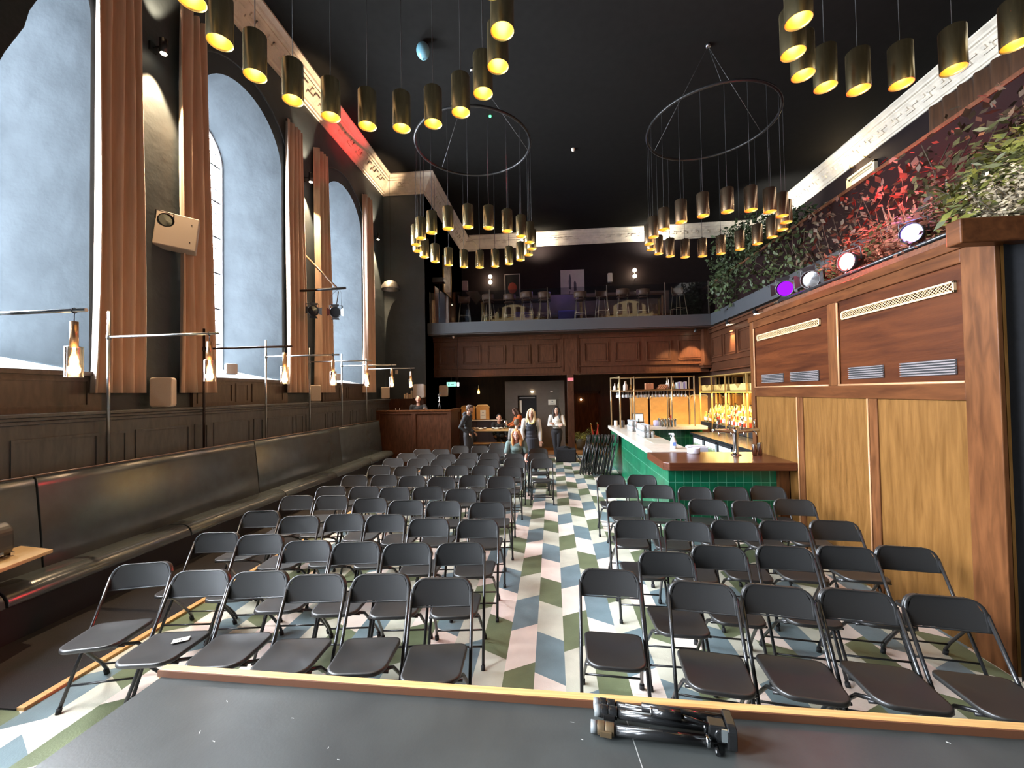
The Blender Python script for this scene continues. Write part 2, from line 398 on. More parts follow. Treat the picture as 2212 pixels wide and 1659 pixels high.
# ---- balcony at the back and gallery on the right
SLAB = mat('grey_painted_slab', (.040, .044, .050), .5, bump=.1)
SOFF = mat('dark_soffit', (.030, .022, .020), .5)
struct('floor_balcony', MB().box(XS, XR, 13.30, YF, 4.10, 4.46), SLAB)
struct('floor_gallery', MB().box(4.95, XR, 3.3, 13.30, 4.10, 4.46), SLAB)
struct('wall_beam', MB().box(XS, XR, 13.36, YF, 4.06, 4.10).box(5.08, XR, 3.3, 13.36, 4.06, 4.10), SOFF)

# ---- panelled frieze under the balcony (Y = 14) and along the bar side (X = 5.1)
def frieze(b, L0, L1, T, z0=2.68, z1=4.06, n=1, gap=.22):
    b.box(L0, L1, -.25, 0, z0, z1, T)
    for za, zb, pr in ((z0, z0+.04, .05), (z0+.27, z0+.31, .055), (z0+.05, z0+.08, .02), (z1-.16, z1-.11, .07), (z1-.05, z1, .10), (z1-.11, z1-.05, .05)):
        b.box(L0, L1, 0, pr, za, zb, T)
    wd = (L1-L0-.1)/n
    for i in range(n):
        u0 = L0+.05+i*wd+gap/2; u1 = u0+wd-gap
        for (bar, pr, g) in ((.035, .035, 0), (.02, .015, .07)):
            panel_frame(b, [(u0+g, u1-g, z0+.42+g, z1-.30-g)], T, pr, bar)
T1 = M(((1, 0, 0, 0), (0, -1, 0, 14.0), (0, 0, 1, 0), (0, 0, 0, 1)))
b = MB(); frieze(b, -4.08, .30, T1, n=5); frieze(b, .92, 5.1, T1, n=4)
b.box(.30, .92, 0, .03, 2.68, 4.06, T1); b.box(.36, .40, .03, .05, 2.8, 3.95, T1); b.box(.82, .86, .03, .05, 2.8, 3.95, T1)
struct('wall_frieze', b, WPAN)
T2 = M(((0, -1, 0, 5.1), (1, 0, 0, 0), (0, 0, 1, 0), (0, 0, 0, 1)))
b = MB(); frieze(b, 7.2, 13.75, T2, n=7, gap=.14); struct('wall_frieze', b, WPAN)
b = MB().box(4.86, 5.1, 13.72, 13.98, 2.80, 4.06).box(4.83, 5.1, 13.69, 13.98, 2.80, 2.88).box(4.80, 5.1, 13.66, 13.98, 2.88, 2.93)
struct('wall_pilaster', b, WPAN, bevel=.008)
struct('wall_column', MB().box(.50, .72, 13.82, 14.05, 0, 2.68), WPAN, bevel=.01)
# rear room under the balcony
struct('wall_rear_room', MB().box(XS, XR, 17.2, 17.3, 0, 4.1), mat('brown_panel_wall', (.045, .020, .012), .5, ramp=((.035, .014, .009), (.062, .028, .016)), vscale=3, stretch=(5, 5, .6)))
GREYW = mat('taupe_painted_wall', (.115, .095, .075), .6, vary=.08)
b = MB().box(-1.72, -1.26, 15.0, 17.2, 0, 2.52).box(-.57, .44, 15.0, 17.2, 0, 2.52).box(-1.26, -.57, 15.0, 17.2, 2.0, 2.52).box(-1.26, -.57, 16.4, 17.2, 0, 2.0)
struct('wall_core', b, GREYW)
struct('baseboard_core', MB().box(-1.74, -1.26, 14.97, 15.0, 0, .1).box(-.57, .46, 14.97, 15.0, 0, .1), mat('tan_skirting', (.22, .12, .05), .5))
dr = struct('door_1', MB().box(-1.255, -.575, 15.1, 15.14, 0, 1.995), BLACK); MB().box(-1.2, -.63, 15.05, 15.10, 1.90, 1.94).build('closer_arm', STEEL, dr)
MB().box(-1.2, -1.12, 15.08, 15.10, 1.35, 1.82).build('notice', PAPER, dr)
dr = struct('door_2', MB().box(.93, 1.88, 17.13, 17.2, .01, 2.04), WTRIM, bevel=.006)
MB().box(.86, .93, 17.1, 17.2, .01, 2.12).box(1.88, 1.95, 17.1, 17.2, .01, 2.12).box(.86, 1.95, 17.1, 17.2, 2.04, 2.12).build('door_frame', WPAN, dr)
MB().lathe([(.03, -.02), (.035, 0), (.02, .02)], 12, T=M.Translation((1.17, 17.10, 1.78)) @ M.Rotation(pi/2, 4, 'X')).build('round_window', WARMW, dr)
dr = struct('door_3', MB().box(.19, .42, 14.985, 15.0, .1, 1.86), GREYW, bevel=.004)
MB().box(.16, .44, 14.96, 14.985, 1.86, 1.90).box(.16, .19, 14.96, 14.985, .1, 1.86).box(.41, .44, 14.96, 14.985, .1, 1.86).build('door_frame', GREYW, dr)
struct('wall_service', MB().box(5.2, 5.3, 3.4, 17.2, 0, 4.1), mat('brown_panel_wall', (.045, .02, .012)))
# ---- oak-clad block on the right
X0 = 3.27
b = MB().box(X0+.02, 5.2, 3.34, 7.12, 0, 3.22)
struct('wall_oak', b, WHON)
b = MB().box(X0+.012, X0+.02, 5.22, 7.04, 2.14, 3.10).box(X0+.012, X0+.02, 3.60, 5.06, 2.14, 3.10); struct('wall_oak', b, WRED)
b = MB().box(X0-.012, X0+.03, 3.34, 3.60, 0, 3.22).box(X0-.008, X0+.03, 7.02, 7.14, 0, 3.22).box(X0-.006, X0+.03, 5.06, 5.22, 2.12, 3.22)
for y in (4.58, 5.83): b.box(X0+.005, X0+.025, y-.055, y+.055, 0, 1.98)
struct('trim_8', b, WTRIM, bevel=.006)
b = MB().box(X0-.006, X0+.03, 3.60, 7.02, 1.98, 2.12).box(X0-.01, X0+.03, 3.60, 7.02, 3.08, 3.22).box(X0-.03, X0+.03, 3.5, 7.14, 3.19, 3.27)
struct('trim_9', b, WTRIMH, bevel=.006)
MOLD = mat('gilded_oak_moulding', (.42, .22, .11), .22)
b = MB()
for (y0, y1) in ((3.60, 5.06), (5.22, 7.02)):
    b.tube([(X0-.002, y0, 2.128), (X0-.002, y1, 2.128)], .012, 8); b.tube([(X0-.002, y1-.012, 2.13), (X0-.002, y1-.012, 3.07)], .012, 8)
for y in (4.58, 5.83): b.tube([(X0, y+.06, .01), (X0, y+.06, 1.98)], .010, 8)
struct('trim_10', b, MOLD)
b = MB().box(X0-.34, X0+1.0, 3.22, 3.34, 3.12, 3.30); struct('trim_11', b, WTRIMH, bevel=.01)
# grilles and slot vents set in the oak
def lattice(y0, y1, z0, z1, label):
    t = thing('lattice_grille', label, 'grille', (X0, (y0+y1)/2, z0), group=None)
    L = (y1-y0)/2; H = z1-z0
    b = MB().box(-.012, .012, -L, L, 0, .018).box(-.012, .012, -L, L, H-.018, H).box(-.012, .012, -L, -L+.018, 0, H).box(-.012, .012, L-.018, L, 0, H)
    BR = mat('aged_brass_grille', (.62, .44, .24), .4, .3); b.build('frame', BR, t, bevel=.002)
    b = MB(); s = -L
    while s < L:
        for sg in (1, -1):
            a0, a1 = (s, s+H) if sg > 0 else (s+H, s)
            if s+H <= L: b.tube([(0, a0, .01), (0, a1, H-.01)], .0035, 4, caps=False)
        s += .034
    b.build('lattice', BR, t); MB().box(.013, .016, -L+.01, L-.01, .01, H-.01).build('backing', BLACK, t)
lattice(3.66, 4.98, 2.86, 2.955, 'long diagonal lattice brass grille at the top of the nearer upper oak panel')
lattice(5.36, 6.90, 2.86, 2.955, 'diagonal lattice brass grille at the top of the farther upper oak panel')
def slots(y0, y1, label):
    t = thing('slot_vent', label, 'vent', (X0, (y0+y1)/2, 2.19)); L = (y1-y0)/2
    MB().box(.006, .011, -L, L, 0, .13).build('backing', BLACK, t)
    b = MB()
    for i in range(6): b.box(-.006, .008, -L, L, .004+i*.0225, .014+i*.0225)
    b.build('louvre', mat('silvered_louvre', (.40, .36, .36), .25, .7), t)
slots(3.68, 4.22, 'louvred slot vent nearest the camera low in the big upper oak panel')
slots(4.42, 4.90, 'louvred slot vent beside the middle stile low in the big upper oak panel')
slots(5.42, 6.02, 'louvred slot vent on the near side of the smaller upper oak panel')
slots(6.20, 6.80, 'louvred slot vent at the far end of the smaller upper oak panel by the bar')
# black masking drape past the end of the oak
b = MB().grid(lambda u, v: (3.262+u*5.7, 3.285+.035*sin(u*90), v*3.12), 260, 2)
b.build('masking_drape', BCLOTH, label='floor length black masking drape past the near end of the oak wall', cat='drape')
b = MB().prism([(2.5, 8.2), (4.35, 8.2), (4.08, 7.4), (3.82, 6.42), (3.74, 6.2), (3.70, 5.99), (3.55, 5.60), (3.40, 5.1), (2.5, 4.8)], 0, .03, lambda u, v, h: (-5.42+h, u, v))
b.build('black_drape', BCLOTH, label='slanting black cloth drawn across the top of the nearest window', cat='drape', bevel=.01)

# ================================================================= STAGE
ST = .60
sg = thing('stage', 'low dark grey painted stage with a pine edging strip, nearest the camera', 'stage', (0, 0, 0), R(-1.2))
MB().box(-2.17, 6.0, -2.9, 2.02, ST-.05, ST).build('platform', STAGE, sg)
MB().box(-2.12, 5.9, -2.9, 1.97, .02, ST-.05).build('skirt', BCLOTH, sg)
b = MB().box(-2.19, 6.0, 2.02, 2.065, ST-.06, ST+.035); b.build('edging', WLITE, sg, bevel=.003)
MB().box(-2.19, 6.0, 2.012, 2.02, ST+.0005, ST+.034).build('edging_face', WSIDE, sg)
MB().box(.47, .474, -3, 2.01, ST-.04, ST+.0008, T=M.Rotation(R(6), 4, 'Z')).build('panel_seam', mat('pale_seam', (.3, .3, .28), .6), sg)
b = MB()
for i in range(60):
    x, y = random.uniform(-1.9, 2.4), random.uniform(1.05, 1.98); a = random.random()*pi; l = random.uniform(.003, .018)
    b.cbox((x, y, ST+.0006), (l, random.uniform(.001, .003), .001), rz=a)
b.build('scuff_mark', mat('pale_scuff', (.5, .5, .47), .7), sg, kind='stuff')

# ================================================================= FOLDING CHAIRS
def backrest_mb():
    o = rrect(.425, .185, .085, 6, True); b = MB(); n = len(o)
    def bend(x): return -.022*(1-(x/.215)**2)
    # shell: a front face ring, a rim ring and back ring
    rings = [(1.0, -.013), (.985, -.019), (.96, -.0195), (1.0, .013)]
    def pt(u, v, s, d):
        cx, cz = u*s, .0925+(v-.0925)*s; return (cx, bend(-cx)*-1*0+(.020*(cx/.215)**2)*-1+d, cz)
    vs = []
    for s, d in ((.985, .026), (1.0, .022), (1.0, .006), (.988, .004), (.988, .001), (1.0, -.001), (1.0, -.012), (.975, -.017), (.90, -.013)):
        for u, v in o: vs.append(pt(u, v, s, d))
    fs = [(i*n+j, i*n+(j+1) % n, (i+1)*n+(j+1) % n, (i+1)*n+j) for i in range(8) for j in range(n)]
    b.add(vs, fs, True)
    # fill front and back with strips in x so the curve is kept
    def fill(s, d, flip):
        m = 16; g = []
        for i in range(m+1):
            x = (-.2125+.425*i/m)*s; ax = abs(x/s)
            if ax > .2125-.085: top = .185-.085+math.sqrt(max(0, .085**2-(ax-.1275)**2))
            else: top = .185
            bot = 0
            for v in (bot, top): g.append(pt(x/s, v, s, d))
        b.add(g, [(2*i, 2*i+2, 2*i+3, 2*i+1) if flip else (2*i, 2*i+1, 2*i+3, 2*i+2) for i in range(m)], True)
    fill(.90, -.013, True); fill(.985, .026, False)
    b.cur = 1
    for x in (-.12, 0, .12): b.cbox((x, -.004, .1855), (.010, .007, .003))
    return b
def seat_mb():
    o = []
    hw0, hw1 = .190, .178
    def cor(cx, cy, r, a0):
        return [(cx+r*cos(R(a0+90*i/6)), cy+r*sin(R(a0+90*i/6))) for i in range(7)]
    o = cor(hw1-.09, -.33+.09, .09, -90)+cor(hw0-.05, .075-.05, .05, 0)+cor(-hw0+.05, .075-.05, .05, 90)+cor(-hw1+.09, -.33+.09, .09, 180)
    n = len(o); cx, cyy = 0, -.13
    b = MB(); vs = []
    def z(x, y, s): return -.010*(1-s**3)
    for s, dz in ((.985, -.026), (1, -.020), (1, -.006), (.985, 0), (.93, .001), (.75, 0), (.5, 0), (.2, 0)):
        for x, y in o:
            X_, Y_ = x*s, cyy+(y-cyy)*s; vs.append((X_, Y_, dz-(.012*(1-s*s) if s < .95 else 0)-.035*(Y_+.33)*0))
    k = 8
    b.add(vs, [(i*n+j, i*n+(j+1) % n, (i+1)*n+(j+1) % n, (i+1)*n+j) for i in range(k-1) for j in range(n)]+[tuple(range(n-1, -1, -1)), tuple((k-1)*n+j for j in range(n))], True)
    return b
def make_chair(label):
    t = thing('folding_chair', label, 'chair')
    s = seat_mb().build('seat', PLAS, t); s.location = (0, 0, .445); s.rotation_euler = (R(-3.5), 0, 0)
    k = backrest_mb().build('backrest', [PLAS, BLACK], t); k.location = (0, .222, .612); k.rotation_euler = (R(-14), 0, 0)
    def ft(sx): return (.213*sx, -.225, 0), (.210*sx, .262, .775)
    for sx in (-1, 1):
        a, c = ft(sx); a = V(a); c = V(c)
        l = MB().tube([a+V((0, 0, .008)), a.lerp(c, .5), a.lerp(c, .93)], .0115, 10).build('leg', BMET, t)
        MB().tube([a+V((0, .000, .0)), a+V((0, .012, .03))], .016, 10).build('foot_cap', BLACK, l)
    for sx in (-1, 1):
        p = [(.150*sx, -.225, .418), (.172*sx, -.10, .352), (.196*sx, .115, .125), (.203*sx, .165, .06), (.205*sx, .180, .008)]
        l = MB().tube(p, .0115, 10).build('leg', BMET, t)
        MB().tube([(.205*sx, .183, 0), (.204*sx, .170, .04)], .017, 10).build('foot_cap', BLACK, l)
    MB().tube([(-.212, -.143, .13), (.212, -.143, .13)], .0075, 8).build('stretcher', BMET, t)
    MB().tube([(-.198, .130, .105), (.198, .130, .105)], .0075, 8).build('stretcher', BMET, t)
    MB().tube([(-.186, -.245, .415), (-.15, -.25, .420), (.15, -.25, .420), (.186, -.245, .415)], .009, 8).build('seat_support', BMET, t)
    return t
LB = [[(-3.26, 3.01), (-2.65, 2.91), (-2.19, 2.92), (-1.73, 2.89), (-1.27, 2.93), (-.81, 2.89)],
 [(-3.24, 3.73), (-2.78, 3.70), (-2.18, 3.56), (-1.76, 3.55), (-1.30, 3.55), (-.85, 3.58)],
 [(-3.34, 4.46), (-2.73, 4.29), (-2.33, 4.38), (-1.83, 4.38), (-1.31, 4.26), (-.79, 4.25)],
 [(-3.36, 5.16), (-2.89, 5.18), (-2.32, 5.07), (-1.82, 4.98), (-1.34, 4.96), (-.80, 4.92)],
 [(-3.20, 5.71), (-2.68, 5.60), (-2.24, 5.67), (-1.78, 5.71), (-1.27, 5.60), (-.80, 5.64)],
 [(-3.24, 6.51), (-2.75, 6.53), (-2.26, 6.47), (-1.74, 6.39), (-1.31, 6.54), (-.82, 6.45)],
 [(-3.22, 7.43), (-2.66, 7.33), (-2.22, 7.41), (-1.76, 7.41), (-1.26, 7.42), (-.78, 7.30)],
 [(-3.27, 8.24), (-2.74, 8.20), (-2.24, 8.12), (-1.76, 8.20), (-1.29, 8.14), (-.77, 8.22), (-.23, 8.20)],
 [(-3.21, 8.95), (-2.77, 8.87), (-2.30, 8.80), (-1.89, 8.98), (-1.41, 8.95), (-.84, 8.84), (-.33, 8.91)],
 [(-3.11, 9.62), (-2.64, 9.57), (-2.32, 10.2), (-1.82, 10.2), (-1.32, 9.62), (-.85, 9.68), (-.35, 9.70)], [(-1.45, 10.45)]]
RB = [[(.39, 3.10), (.98, 2.93), (1.45, 2.91), (1.92, 2.88), (2.37, 2.83)],
 [(.89, 3.43), (1.35, 3.62), (1.88, 3.64), (2.37, 3.66), (2.83, 3.68)],
 [(.82, 4.31), (1.33, 4.27), (1.77, 4.32), (2.21, 4.33), (2.72, 4.36)],
 [(.84, 5.04), (1.31, 5.00), (1.82, 5.14), (2.27, 5.08), (2.80, 5.18)],
 [(.94, 5.92), (1.42, 5.90), (1.88, 5.80), (2.35, 5.82), (2.84, 5.86)],
 [(.88, 6.56), (1.36, 6.60)]]
ORD = ['front', 'second', 'third', 'fourth', 'fifth', 'sixth', 'seventh', 'eighth', 'ninth', 'tenth', 'eleventh']
CNT = ['first', 'second', 'third', 'fourth', 'fifth', 'sixth', 'seventh']
for blk in (LB, RB):
    for i in range(1, len(blk)):
        for j, (x, y) in enumerate(blk[i]):
            for (px, py) in blk[i-1]:
                if abs(px-x) < .42: y = max(y, py+.535)
            blk[i][j] = (x, y)
proto = make_chair('x'); used = False
for side, blk in (('left', LB), ('right', RB)):
    for i, row in enumerate(blk):
        n = len(row)
        for _ in range(30):
            for j in range(n-1):
                if abs(row[j+1][1]-row[j][1]) < .3 and row[j+1][0]-row[j][0] < .465:
                    d = (.466-(row[j+1][0]-row[j][0]))/2; row[j] = (row[j][0]-d, row[j][1]); row[j+1] = (row[j+1][0]+d, row[j+1][1])
        for j, (x, y) in enumerate(row):
            if side == 'left':
                lab = 'black folding chair, %s row left of the aisle, %s from the wall bench' % (ORD[i], CNT[j])
                if i == 10: lab = 'last black folding chair at the back of the left block, before the table'
                if i == 9 and j in (2, 3): lab = 'black folding chair set behind the tenth row, %s the man in the hoodie' % ('left of' if j == 2 else 'right of')
                if (i, j) == (9, 5): lab = 'black folding chair that the red haired woman is sitting on'
                if (i, j) == (0, 1): lab = 'front row black folding chair with a white note on its seat'
                rz = .13 if x < -1.5 else .09
                if (i, j) == (0, 0): rz = .30
                if i > 5: rz *= .5
            else:
                lab = 'black folding chair, %s row right of the aisle, %s from the aisle' % (ORD[i], CNT[j])
                if i == 5: lab = 'rearmost black folding chair by the green tiled bar, %s' % ('next to the aisle' if j == 0 else 'touching distance from the tiles')
                rz = -.04 if j == 0 else -.13
            rz += random.uniform(-.03, .03)
            px, py = x+sin(rz)*.25, y-cos(rz)*.25
            if not used: c = proto; used = True; c.location = (px, py, 0); c.rotation_euler = (0, 0, rz); c['label'] = lab
            else: c = dup(proto, (px, py, 0), rz, lab)
            c['group'] = 'black folding chairs %s of the aisle' % side
b = MB().add([(-.045, -.03, 0), (.05, -.025, 0), (.045, .035, 0), (-.05, .03, 0)], [(0, 1, 2, 3)])
o = b.build('paper_note', PAPER, label='small white seat note lying on a front row chair', cat='paper', solid=.001); o.location = (-2.56, 2.62, .449); o.rotation_euler = (R(-4), 0, .5)
for j, ch in enumerate(('G', '4')):
    to = text(ch, .03, 'marking', BLACK, o); to.location = (-.018+j*.02, -.01, .0012)

# folded chairs leaning in a stack against the bar
def make_folded(label):
    t = thing('folded_chair', label, 'chair')
    for sx in (-1, 1):
        MB().tube([(.213*sx, 0, 0), (.21*sx, 0, .93)], .0115, 8).build('leg', BMET, t)
        MB().tube([(.19*sx, .025, .02), (.185*sx, .025, .62)], .0115, 8).build('leg', BMET, t)
    k = backrest_mb().build('backrest', [PLAS, BLACK], t); k.location = (0, 0, .80)
    s = seat_mb().build('seat', PLAS, t); s.location = (0, .02, .62); s.rotation_euler = (R(84), 0, 0)
    MB().tube([(-.212, 0, .13), (.212, 0, .13)], .0075, 6).build('stretcher', BMET, t)
    MB().tube([(-.188, .025, .09), (.188, .025, .09)], .0075, 6).build('stretcher', BMET, t)
    return t
fp = make_folded('x')
for i in range(11):
    lab = 'folded black chair leaning in the stack against the green bar side'
    x = 1.62-.072*i; y = 10.45+.03*(i % 3)
    f = fp if i == 0 else dup(fp, (0, 0, 0))
    f['label'] = lab; f['group'] = 'folded chairs stacked against the bar'
    f.location = (x-.22, y, .0); f.rotation_euler = (R(0), R(13), R(-68)); f.rotation_mode = 'QUATERNION'
    f.rotation_quaternion = (M.Rotation(R(11+random.uniform(-1, 1)), 4, 'Y') @ M.Rotation(R(80), 4, 'Z')).to_quaternion()
    f.location.z = .05

# ================================================================= WALL BENCH
bn = thing('wall_bench', 'long dark leather bench with high back along the window wall', 'bench', (-5, 6.2, 0))
def by(fn, n=1): return fn
b = MB().box(-.22, .30, -5.2, 5.5, .012, .36); b.build('base', mat('bench_base', (.020, .023, .030), .5), bn)
prof = [(-.22, .34), (.33, .34)]+[(.225+.135*cos(R(a)), .35+.13*sin(R(a))) for a in range(-5, 95, 10)]+[(.12, .478), (.02, .468), (-.22, .46)]
segs = [(-5.2, -3.1), (-3.09, -1.3), (-1.29, .6), (.61, 2.3), (2.31, 4.0), (4.01, 5.5)]
for a, c in segs:
    MB().prism(prof, a+.004, c-.004, lambda u, v, h: (u, h, v), smooth=True).build('seat_cushion', LEATH, bn, bevel=.006)
prof = [(-.22, .45), (.01, .45), (-.02, .8), (-.07, 1.25), (-.085, 1.33), (-.11, 1.355), (-.15, 1.36), (-.22, 1.345)]
for a, c in ((-5.2, -2.6), (-2.59, .4), (.41, 3.2), (3.21, 5.5)):
    MB().prism(prof, a+.002, c-.002, lambda u, v, h: (u, h, v), smooth=True).build('backrest', LEATH, bn, bevel=.006)
MB().tube([(-.10, -5.2, 1.362), (-.10, 5.5, 1.362)], .009, 6).build('piping', mat('brownish_piping', (.16, .10, .07), .4), bn)

# ================================================================= CURTAINS
def curtain(y0, y1, yb0, yb1, zt, label, folds):
    t = thing('curtain', label, 'curtain', (-5.33, (y0+y1)/2, 2.18))
    ym = (y0+y1)/2; H = zt-2.18; ph = random.random()*6
    def f(u, v):
        a = y0+(y1-y0)*u; c = yb0+(yb1-yb0)*u; vv = v**.6
        y = c+(a-c)*vv; amp = .055+.02*(1-v)
        return (amp*sin(u*folds*2*pi+ph)+.02*sin(u*folds*4*pi+v*3), y-ym+.02*sin(v*5+u*7), v*H)
    MB().grid(f, folds*14, 14).build('drape', CURT, t, solid=.012)
    MB().tube([(-.02, y0-ym, H), (-.02, y1-ym, H)], .012, 6).build('rod', BLACK, t)
curtain(4.33, 4.82, 4.27, 4.86, 7.95, 'tan velvet curtain nearest the camera, beside the first window', 4)
curtain(5.42, 5.86, 5.38, 6.02, 7.95, 'tan curtain on the near side of the middle window, beside the white box', 3)
curtain(7.88, 8.38, 7.80, 8.52, 7.82, 'tan curtain on the far side of the middle window', 4)
curtain(8.92, 9.40, 8.90, 9.66, 7.85, 'tan curtain on the near side of the third window behind the pipe', 4)
curtain(11.37, 11.88, 11.28, 12.05, 7.95, 'farthest tan curtain, beyond the third window', 3)

# ================================================================= WALL SCONCES
def sconce(y, z, label):
    t = thing('wall_sconce', label, 'wall lamp', (-5.45, y, z), group='up and down lights on the window wall')
    b = MB().box(0, .03, -.05, .05, -.06, .06); b.tube([(.02, 0, 0), (.16, 0, 0)], .012, 8); b.build('bracket', BMET, t)
    b = MB().lathe([(.045, -.10), (.05, -.098), (.05, .098), (.045, .10), (.038, .09), (.0, .085)], 16, (.18, 0, 0)); b.build('housing', BMET, t)
    MB().lathe([(0, -.112), (.036, -.108), (.042, -.098), (.0, -.095)], 14, (.18, 0, 0)).build('lens', WARMW, t)
    light('SPOT', (-5.27, y, z-.14), 900, (1, .68, .38), .02, aim=(-5.40, y+.0, z-2), spot=60, blend=.5, name='sconce_light')
    light('SPOT', (-5.27, y, z+.14), 260, (1, .72, .45), .02, aim=(-5.38, y+.03, z+2), spot=55, blend=.6, name='sconce_light')
sconce(5.12, 6.98, 'black up and down sconce between the first two windows')
sconce(8.62, 6.98, 'black up and down sconce between the middle and third windows')
sconce(12.2, 7.02, 'farthest black up and down sconce, near the corner')

# ================================================================= RAIL LAMPS
def rail_lamp(y, label, silver):
    pm = STEEL if silver else mat('dark_bronze', (.06, .04, .035), .3, .8)
    t = thing('rail_lamp', label, 'lamp', (-5.13, y, 1.36), group='swing arm lamps behind the bench')
    MB().tube([(0, 0, -.02), (0, 0, 1.77)], .017, 10).build('post', pm, t)
    MB().tube([(0, 0, 1.47), (1.38, 0, 1.47)], .015, 10).tube([(0, 0, 1.44), (0, 0, 1.50)], .024, 10).build('arm', pm, t)
    s = MB().tube([(1.27, 0, 1.47), (1.27, 0, 1.36)], .004, 6); s.tube([(1.27+.0, .02*cos(a), 1.47+.022*sin(a)) for a in [i*pi/5 for i in range(10)]], .004, 6, closed=True); s.build('cable', BLACK, t)
    MB().lathe([(.0, 1.38), (.027, 1.38), (.027, 1.17), (0, 1.17)], 20, (1.27, 0, 0)).build('socket', mat('copper_socket', (.60, .36, .20), .3, .8), t)
    g = MB().lathe([(.015, 1.178), (.055, 1.175), (.057, 1.165), (.057, .925)], 28, (1.27, 0, 0), cap=False)
    g = g.build('glass_shade', SGLASS, t)
    rb = MB()
    for k in range(24): rb.tube([(1.27+.058*cos(a), .058*sin(a), .93+k*.0095) for a in [2*pi*i/20 for i in range(20)]], .0013, 4, closed=True)
    rb.build('ribbing', SGLASS, g)
    MB().lathe([(.010, 1.17), (.012, 1.12), (.024, 1.09), (.028, 1.06), (.023, 1.03), (.010, 1.015), (0, 1.013)], 16, (1.27, 0, 0)).build('bulb', BULB, t)
    light('POINT', (-3.86, y, 1.36+.99), 12, (1, .74, .50), .05, name='rail_lamp_light')
for i, (y, l) in enumerate(((2.98, 'nearest swing arm lamp with ribbed glass, cut by the left edge'), (4.31, 'second swing arm lamp from the left, on a pale steel post by the curtain'), (5.63, 'third swing arm lamp from the left, on a dark post'),
        (6.96, 'fourth swing arm lamp, in front of the middle window edge'), (8.30, 'fifth swing arm lamp, before the third window curtain'), (9.65, 'sixth swing arm lamp, second from the booth'), (11.0, 'farthest swing arm lamp, just before the wooden booth'))):
    rail_lamp(y, l, i != 2)

# ================================================================= CHANDELIERS
def chandelier(cx, cyy, a0, label, bm, fl):
    t = thing('chandelier', label, 'chandelier', (cx, cyy, 7.5), group='ring chandeliers of twenty brass tubes')
    Rr = 1.235
    MB().tube([(Rr*cos(2*pi*i/64), Rr*sin(2*pi*i/64), 0) for i in range(64)], .027, 8, closed=True).build('hoop', mat('black_hoop_metal', (.012, .012, .012), .35, spec=.3), t)
    b = MB(); top = ZC-7.5
    MB().lathe([(0, top-.06), (.045, top-.06), (.05, top)], 12).build('canopy', STEEL, t)
    for k in range(3):
        a = R(-102+120*k); b.tube([(0, 0, top-.04), (Rr*cos(a), Rr*sin(a), .02)], .005, 5)
    b.build('suspension_cable', mat('grey_wire', (.10, .10, .10), .4, .5), t)
    for k in range(20):
        a = R(a0+18*k); x, y = Rr*cos(a), Rr*sin(a); zb = 5.20-7.5; H = .40; rr = .102
        s = MB().lathe([(.014, zb+H+.015), (rr-.012, zb+H+.012), (rr, zb+H), (rr, zb)], 24, (x, y, 0), cap=False).build('shade', bm, t)
        MB().lathe([(rr-.001, zb), (rr-.004, zb), (rr-.006, zb+.02), (rr-.02, zb+H*.75), (.03, zb+H-.01), (0, zb+H-.01)], 24, (x, y, 0), cap=False).build('reflector', BRASSIN, s)
        MB().lathe([(0, zb+.10), (.035, zb+.125), (.04, zb+.16), (.015, zb+.24), (0, zb+.24)], 12, (x, y, 0)).build('bulb', BULBP, s)
        MB().tube([(x, y, zb+H), (x, y, 0)], .0045, 5).lathe([(0, zb+H+.06), (.012, zb+H+.055), (.014, zb+H+.01)], 8, (x, y, 0)).build('cable', BLACK, s)
    light('POINT', (cx, cyy, 4.9), 45, (1, .72, .35), 1.1, name='chandelier_light')
chandelier(-1.60, 3.36, 4, 'nearest left ring of brass tube pendants, cut by the top of frame', BRASS, 0)
chandelier(3.33, 3.34, -14, 'nearest right ring of brass tube pendants at the upper right', BRASS, 0)
chandelier(-1.61, 8.73, 5, 'farther left ring of brass pendants with its black hoop, over the seating', BRASS, 1)
chandelier(3.32, 8.68, 8, 'farther right ring of coppery brass pendants with its black hoop', BRASSC, 1)

# ================================================================= BAR
TILE = bpy.data.materials.new('green_glazed_tile'); TILE.use_nodes = True
nt = TILE.node_tree; pb = nt.nodes['Principled BSDF']; pb.inputs['Roughness'].default_value = .28
tc = nt.nodes.new('ShaderNodeTexCoord'); sx = nt.nodes.new('ShaderNodeSeparateXYZ'); ad = nt.nodes.new('ShaderNodeMath'); cx_ = nt.nodes.new('ShaderNodeCombineXYZ'); bt = nt.nodes.new('ShaderNodeTexBrick')
nt.links.new(tc.outputs['Object'], sx.inputs[0]); nt.links.new(sx.outputs[0], ad.inputs[0]); nt.links.new(sx.outputs[1], ad.inputs[1])
ad2 = nt.nodes.new('ShaderNodeMath'); ad2.inputs[1].default_value = 10.196; nt.links.new(sx.outputs[2], ad2.inputs[0]); nt.links.new(ad.outputs[0], cx_.inputs[0]); nt.links.new(ad2.outputs[0], cx_.inputs[1]); nt.links.new(cx_.outputs[0], bt.inputs['Vector'])
bt.offset = 0; bt.inputs['Scale'].default_value = 1; bt.inputs['Brick Width'].default_value = .118; bt.inputs['Row Height'].default_value = .255
bt.inputs['Mortar Size'].default_value = .0035; bt.inputs['Color1'].default_value = (.002, .080, .036, 1); bt.inputs['Color2'].default_value = (.004, .125, .056, 1); bt.inputs['Mortar'].default_value = (.10, .28, .18, 1)
nt.links.new(bt.outputs[0], pb.inputs['Base Color'])
bar = thing('bar_counter', 'green tiled bar with cream stone top and dark wooden end counter', 'bar', (1.6, 6, 0))
def at(o): return M.Translation(-V(o))
TB = at((1.6, 6, 0))
